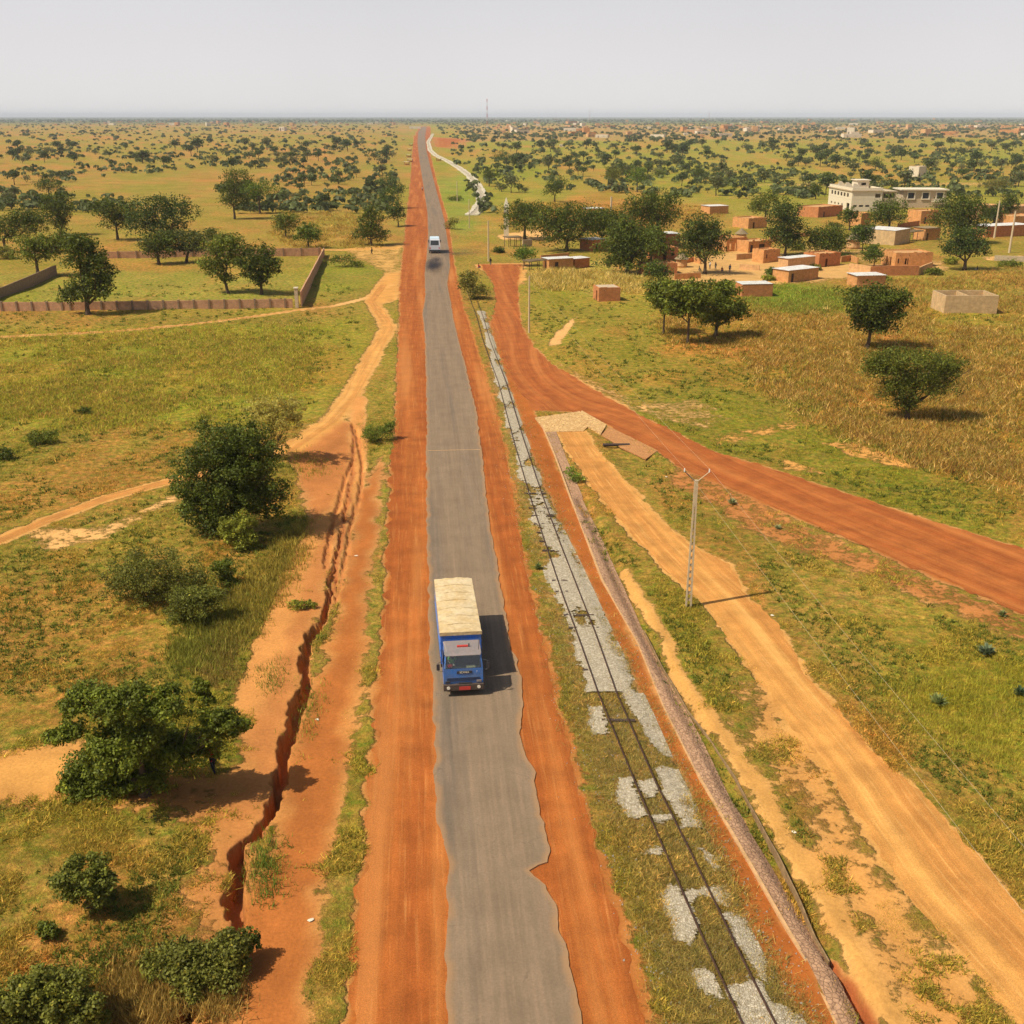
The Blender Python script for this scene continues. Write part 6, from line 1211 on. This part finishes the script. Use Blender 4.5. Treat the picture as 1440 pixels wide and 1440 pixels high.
u, v, rg = sample(60000, -60, 1500, 400, 1480, 77); w_ = Ga(np.stack([u, v], 1)); vg2, dg2, br2 = ground_eval(w_[:, 0], w_[:, 1]); cl2 = fbm(w_[:, 0]/4+9, w_[:, 1]/5, 3)
k = (br2 < .42) & (cl2+.25*rg.random(len(u)) > .60) & (flat_w(w_[:, 0], w_[:, 1]) < .3); u, v = u[k], v[k]; D2 = w_[k][:, 1]
tn = np.where(rg.random((len(u), 1)) < .6, np.array([[.11, .13, .018]]), np.array([[.21, .20, .03]]))*rg.uniform(.7, 1.4, (len(u), 1)); print('scrub', len(u)); blades('low_scrub', u, v, .16+.14*ss(40, 160, D2), 9, .10+.10*ss(40, 160, D2), tn, 'low dark green weeds dotted through the grass', 'weeds', bw=.26, lean=.8)
# weeds growing in the ballast
def poly_sample(px, n, seed):
    p = np.array(px, float); rg = np.random.default_rng(seed); u = rg.uniform(p[:, 0].min(), p[:, 0].max(), n*4); v = rg.uniform(p[:, 1].min(), p[:, 1].max(), n*4); k = inside(u, v, p); u, v = u[k][:n], v[k][:n]; e = (v-163)/1000*(26 if n > 30000 else 13); return u+rg.normal(size=len(u))*e, v+rg.normal(size=len(u))*e*.8, rg
u, v, rg = poly_sample([(u_-22*(v_-163)/1000, v_) for u_, v_ in BAL_L]+[(u_+8, v_) for u_, v_ in BAL_R[::-1]], 30000, 3); w_ = Ga(np.stack([u, v], 1)); q = fbm(w_[:, 0]/1.7+80, w_[:, 1]/4.0+11, 4)+.3*(fbm(w_[:, 0]/.6, w_[:, 1]/.6, 2)-.5); k = np.where(v > 975, patch_w(w_[:, 0], w_[:, 1]) < rg.uniform(.1, 1.15, len(u)), q < .50+.16*rg.random(len(u))); u, v = u[k], v[k]
tn = np.where(rg.random((len(u), 1)) < .5, np.array([[.42, .29, .075]]), np.array([[.27, .225, .055]]))*rg.uniform(.7, 1.3, (len(u), 1)); blades('ballast_weeds', u, v, .17, 7, .15, tn, 'dry weeds growing through the railway ballast', 'weeds', bw=.08, lean=.9)
# tall grass on the banks left of the gully
TALL = [([(320,900),(300,860),(360,800),(420,735),(436,730),(425,790),(390,850),(350,900)], (.34,.26,.045), .7), ([(240,900),(330,830),(350,880),(300,930),(240,950)], (.25,.235,.035), .65), ([(505,590),(550,585),(556,640),(520,640)], (.26,.27,.035), .4), ([(180,1350),(330,1390),(330,1420),(200,1440),(140,1420)], (.38,.25,.06), .6), ([(385,640),(440,640),(470,662),(400,672)], (.28,.26,.035), .45), ([(370,945),(400,925),(395,960),(368,970)], (.17,.22,.03), .4), ([(365,1200),(385,1190),(380,1260),(368,1270)], (.16,.22,.03), .5), ([(300,880),(340,900),(330,960),(270,960)], (.30,.21,.05), .5),
        ([(415,1040),(430,980),(450,960),(440,1010)], (.2,.24,.03), .4), ([(1230,960),(1440,930),(1440,1080),(1300,1040)], (.36,.31,.035), .4)]
for i, (px, c, hh) in enumerate(TALL):
    ar = abs(sum(px[j][0]*px[(j+1) % len(px)][1]-px[(j+1) % len(px)][0]*px[j][1] for j in range(len(px))))/2; u, v, rg = poly_sample(px, int(min(2400, ar*.16)), 20+i); tn = np.array(c)[None]*rg.uniform(.7, 1.35, (len(u), 1)); blades('tall_grass', u, v, hh*.65, 6, .2, tn, ['tall yellow-green grass on the bank above the gully', 'dark tall grass around the leafy bushes', 'green grass below the verge thicket', 'dry straw between the bottom bushes', 'green grass beside the thin grey tree', 'green strip left of the gully', 'green strip right of the lower gully', 'dry grass left of the bank', 'green strip right of the upper gully', 'lush green grass at the right edge'][i], 'grass', bw=.07, lean=.35)
# crops: sorghum stalks
def crop(name, px, n, hh, cols, label, seed, wmin=.035):
    u, v, rg = poly_sample(px, n, seed); w_ = Ga(np.stack([u, v], 1)); q = fbm(w_[:, 0]/5, w_[:, 1]/8, 3); k = q > .22+rg.random(len(q))*.42; u, v = u[k], v[k]; ci = rg.integers(0, len(cols), len(u)); tn = np.array(cols)[ci]*rg.uniform(.7, 1.3, (len(u), 1)); blades(name, u, v, hh*.46, 6, .42, tn, label, 'crops', bw=.085, lean=.7, wmin=wmin)
BR = [(.46,.25,.05), (.20,.10,.025), (.70,.46,.14), (.32,.27,.04), (.52,.29,.05), (.24,.20,.03)]
crop('sorghum_field', [(900,430),(1000,460),(1080,440),(1180,440),(1300,430),(1300,445),(1440,445),(1500,450),(1500,700),(1440,682),(1300,645),(1180,600),(1090,560),(1050,500),(930,470)], 60000, 1.1, BR, 'field of dry brown sorghum stalks around the two big field trees', 40, .028)
crop('maize_field', [(745,385),(800,382),(840,384),(930,398),(900,410),(830,405),(760,408)], 3800, 2.0, [(.60,.42,.10), (.50,.35,.07), (.32,.27,.05), (.66,.50,.16)], 'band of pale standing maize in front of the village trees', 41, .07)
crop('maize_field', [(1040,418),(1100,400),(1200,408),(1180,440),(1060,440)], 1800, 1.2, [(.20,.25,.03), (.28,.28,.04), (.30,.22,.04)], 'green crops below the village sheds', 42, .07)
crop('maize_field', [(1190,392),(1330,390),(1440,375),(1500,375),(1500,440),(1400,440),(1300,430),(1200,415)], 3600, 1.5, [(.40,.26,.05), (.34,.28,.05), (.46,.24,.06)], 'brown and green crops between the village and the roofless house', 43, .08)
crop('maize_field', [(-60,482),(440,457),(455,480),(430,530),(330,575),(180,600),(60,592),(-60,605)], 34000, .8, [(.16,.19,.022), (.42,.38,.04), (.50,.30,.07), (.38,.36,.03), (.62,.48,.09), (.44,.22,.06), (.34,.33,.03)], 'green millet with reddish patches in the field left of the road', 44, .035)
crop('maize_field', [(390,300),(520,300),(540,345),(420,350),(380,330)], 2400, 1.6, [(.42,.26,.05), (.36,.26,.05)], 'dry brown crops behind the compound', 45, .12)
crop('maize_field', [(720,285),(1000,290),(1020,300),(1000,312),(720,296)], 2400, 1.7, [(.42,.24,.05), (.38,.27,.05)], 'dry brown strip of crops behind the village trees', 46, .15)
# loose pale stones
u, v, rg = poly_sample([(u_-40*(v_-163)/1000, v_) for u_, v_ in BAL_L if v_ > 560]+[(u_+30*(v_-163)/1000, v_) for u_, v_ in BAL_R[::-1] if v_ > 560], 3000, 9); w_ = Ga(np.stack([u, v], 1)); z = hgt(w_[:, 0], w_[:, 1]); s = rg.uniform(.015, .04, len(u))*np.where(rg.random(len(u)) < .06, 1.8, 1)
t4 = np.array([(1, 1, 1), (-1, -1, 1), (-1, 1, -1), (1, -1, -1)]); V = (t4[None]*s[:, None, None]*rg.uniform(.6, 1.2, (len(u), 4, 1))+np.stack([w_[:, 0], w_[:, 1], z+s*.5], 1)[:, None]).reshape(-1, 3); i4 = np.arange(len(u))[:, None]*4; Fc = np.concatenate([i4+np.array([a]) for a in ((0, 1, 3), (0, 2, 1), (0, 3, 2), (1, 2, 3))])
o = mesh_obj('loose_gravel', np_mesh('loose_gravel', V, Fc, mats=[mat_noise('loose_stone', (.62, .56, .45), .3, 2, .9, .1, 0)])); tag(o, 'loose pale stones scattered along the railway', 'gravel', kind='stuff')
# ------------------------------------------------------------------ haze
hz = MB(); hz.box(-40000, 40000, -600, 36000, -3, 88); me = hz.mesh('haze', []); m = bpy.data.materials.new('dusty_air'); m.use_nodes = True; nt = m.node_tree; nt.nodes.remove(nt.nodes['Principled BSDF']); pv = N(nt, 'ShaderNodeVolumePrincipled'); pv.inputs['Color'].default_value = (.90, .95, 1, 1); pv.inputs['Density'].default_value = .00006; pv.inputs['Anisotropy'].default_value = -.1
nt.links.new(pv.outputs[0], nt.nodes['Material Output'].inputs['Volume']); me.materials.append(m); o = mesh_obj('haze', me); tag(o, 'thin bluish haze over the far plain', 'haze', kind='stuff')
# ------------------------------------------------------------------ light
SUN_AZ = Vector((-5.6, -2.2, 0)).normalized(); EL = math.radians(54)
sun_dir = Vector((SUN_AZ.x*math.cos(EL), SUN_AZ.y*math.cos(EL), math.sin(EL)))
ld = bpy.data.lights.new('Sun', 'SUN'); ld.energy = 5.0; ld.angle = math.radians(.5); ld.color = (1, .93, .80); lo = bpy.data.objects.new('Sun', ld); lo.rotation_euler = sun_dir.to_track_quat('Z', 'Y').to_euler(); link(lo)
wd = bpy.data.worlds.new('World'); S.world = wd; wd.use_nodes = True; nt = wd.node_tree; bg = nt.nodes['Background']; sk = N(nt, 'ShaderNodeTexSky'); sk.sky_type = 'NISHITA'; sk.sun_disc = False; sk.sun_elevation = EL; sk.sun_rotation = math.atan2(SUN_AZ.x, SUN_AZ.y); sk.dust_density = 3; sk.altitude = 250
tc = N(nt, 'ShaderNodeTexCoord'); sp = N(nt, 'ShaderNodeSeparateXYZ'); nt.links.new(tc.outputs['Generated'], sp.inputs[0]); f = mr(nt, sp.outputs[2], .06, .50, 1, 0, True)
nz = noise(nt, tc.outputs['Generated'], 3, 3); veil = mixc(nt, mr(nt, sp.outputs[2], -.02, .16, 0, 1), (.83, .80, .775, 1), (.645, .645, .695, 1)); veil = scalec(nt, veil, mr(nt, nz, .3, .7, .97, 1.03))
mxx = mixc(nt, f, scalec(nt, sk.outputs[0], .09), veil); nt.links.new(mxx, bg.inputs[0]); bg.inputs[1].default_value = 1.0
# ------------------------------------------------------------------ camera
cd = bpy.data.cameras.new('Camera'); cd.sensor_width = 36; cd.sensor_fit = 'HORIZONTAL'; cd.lens = 36*F/1440; cd.clip_start = .5; cd.clip_end = 80000; cam = bpy.data.objects.new('Camera', cd); cam.location = (0, 0, H); cam.rotation_euler = (math.pi/2-P, 0, 0); link(cam); S.camera = cam
S.render.engine = 'CYCLES'; S.render.resolution_x = S.render.resolution_y = 1024; S.view_settings.view_transform = 'Standard'; S.view_settings.look = 'None'; S.view_settings.exposure = 0; S.view_settings.gamma = 1
S.cycles.volume_bounces = 0; S.cycles.transparent_max_bounces = 16
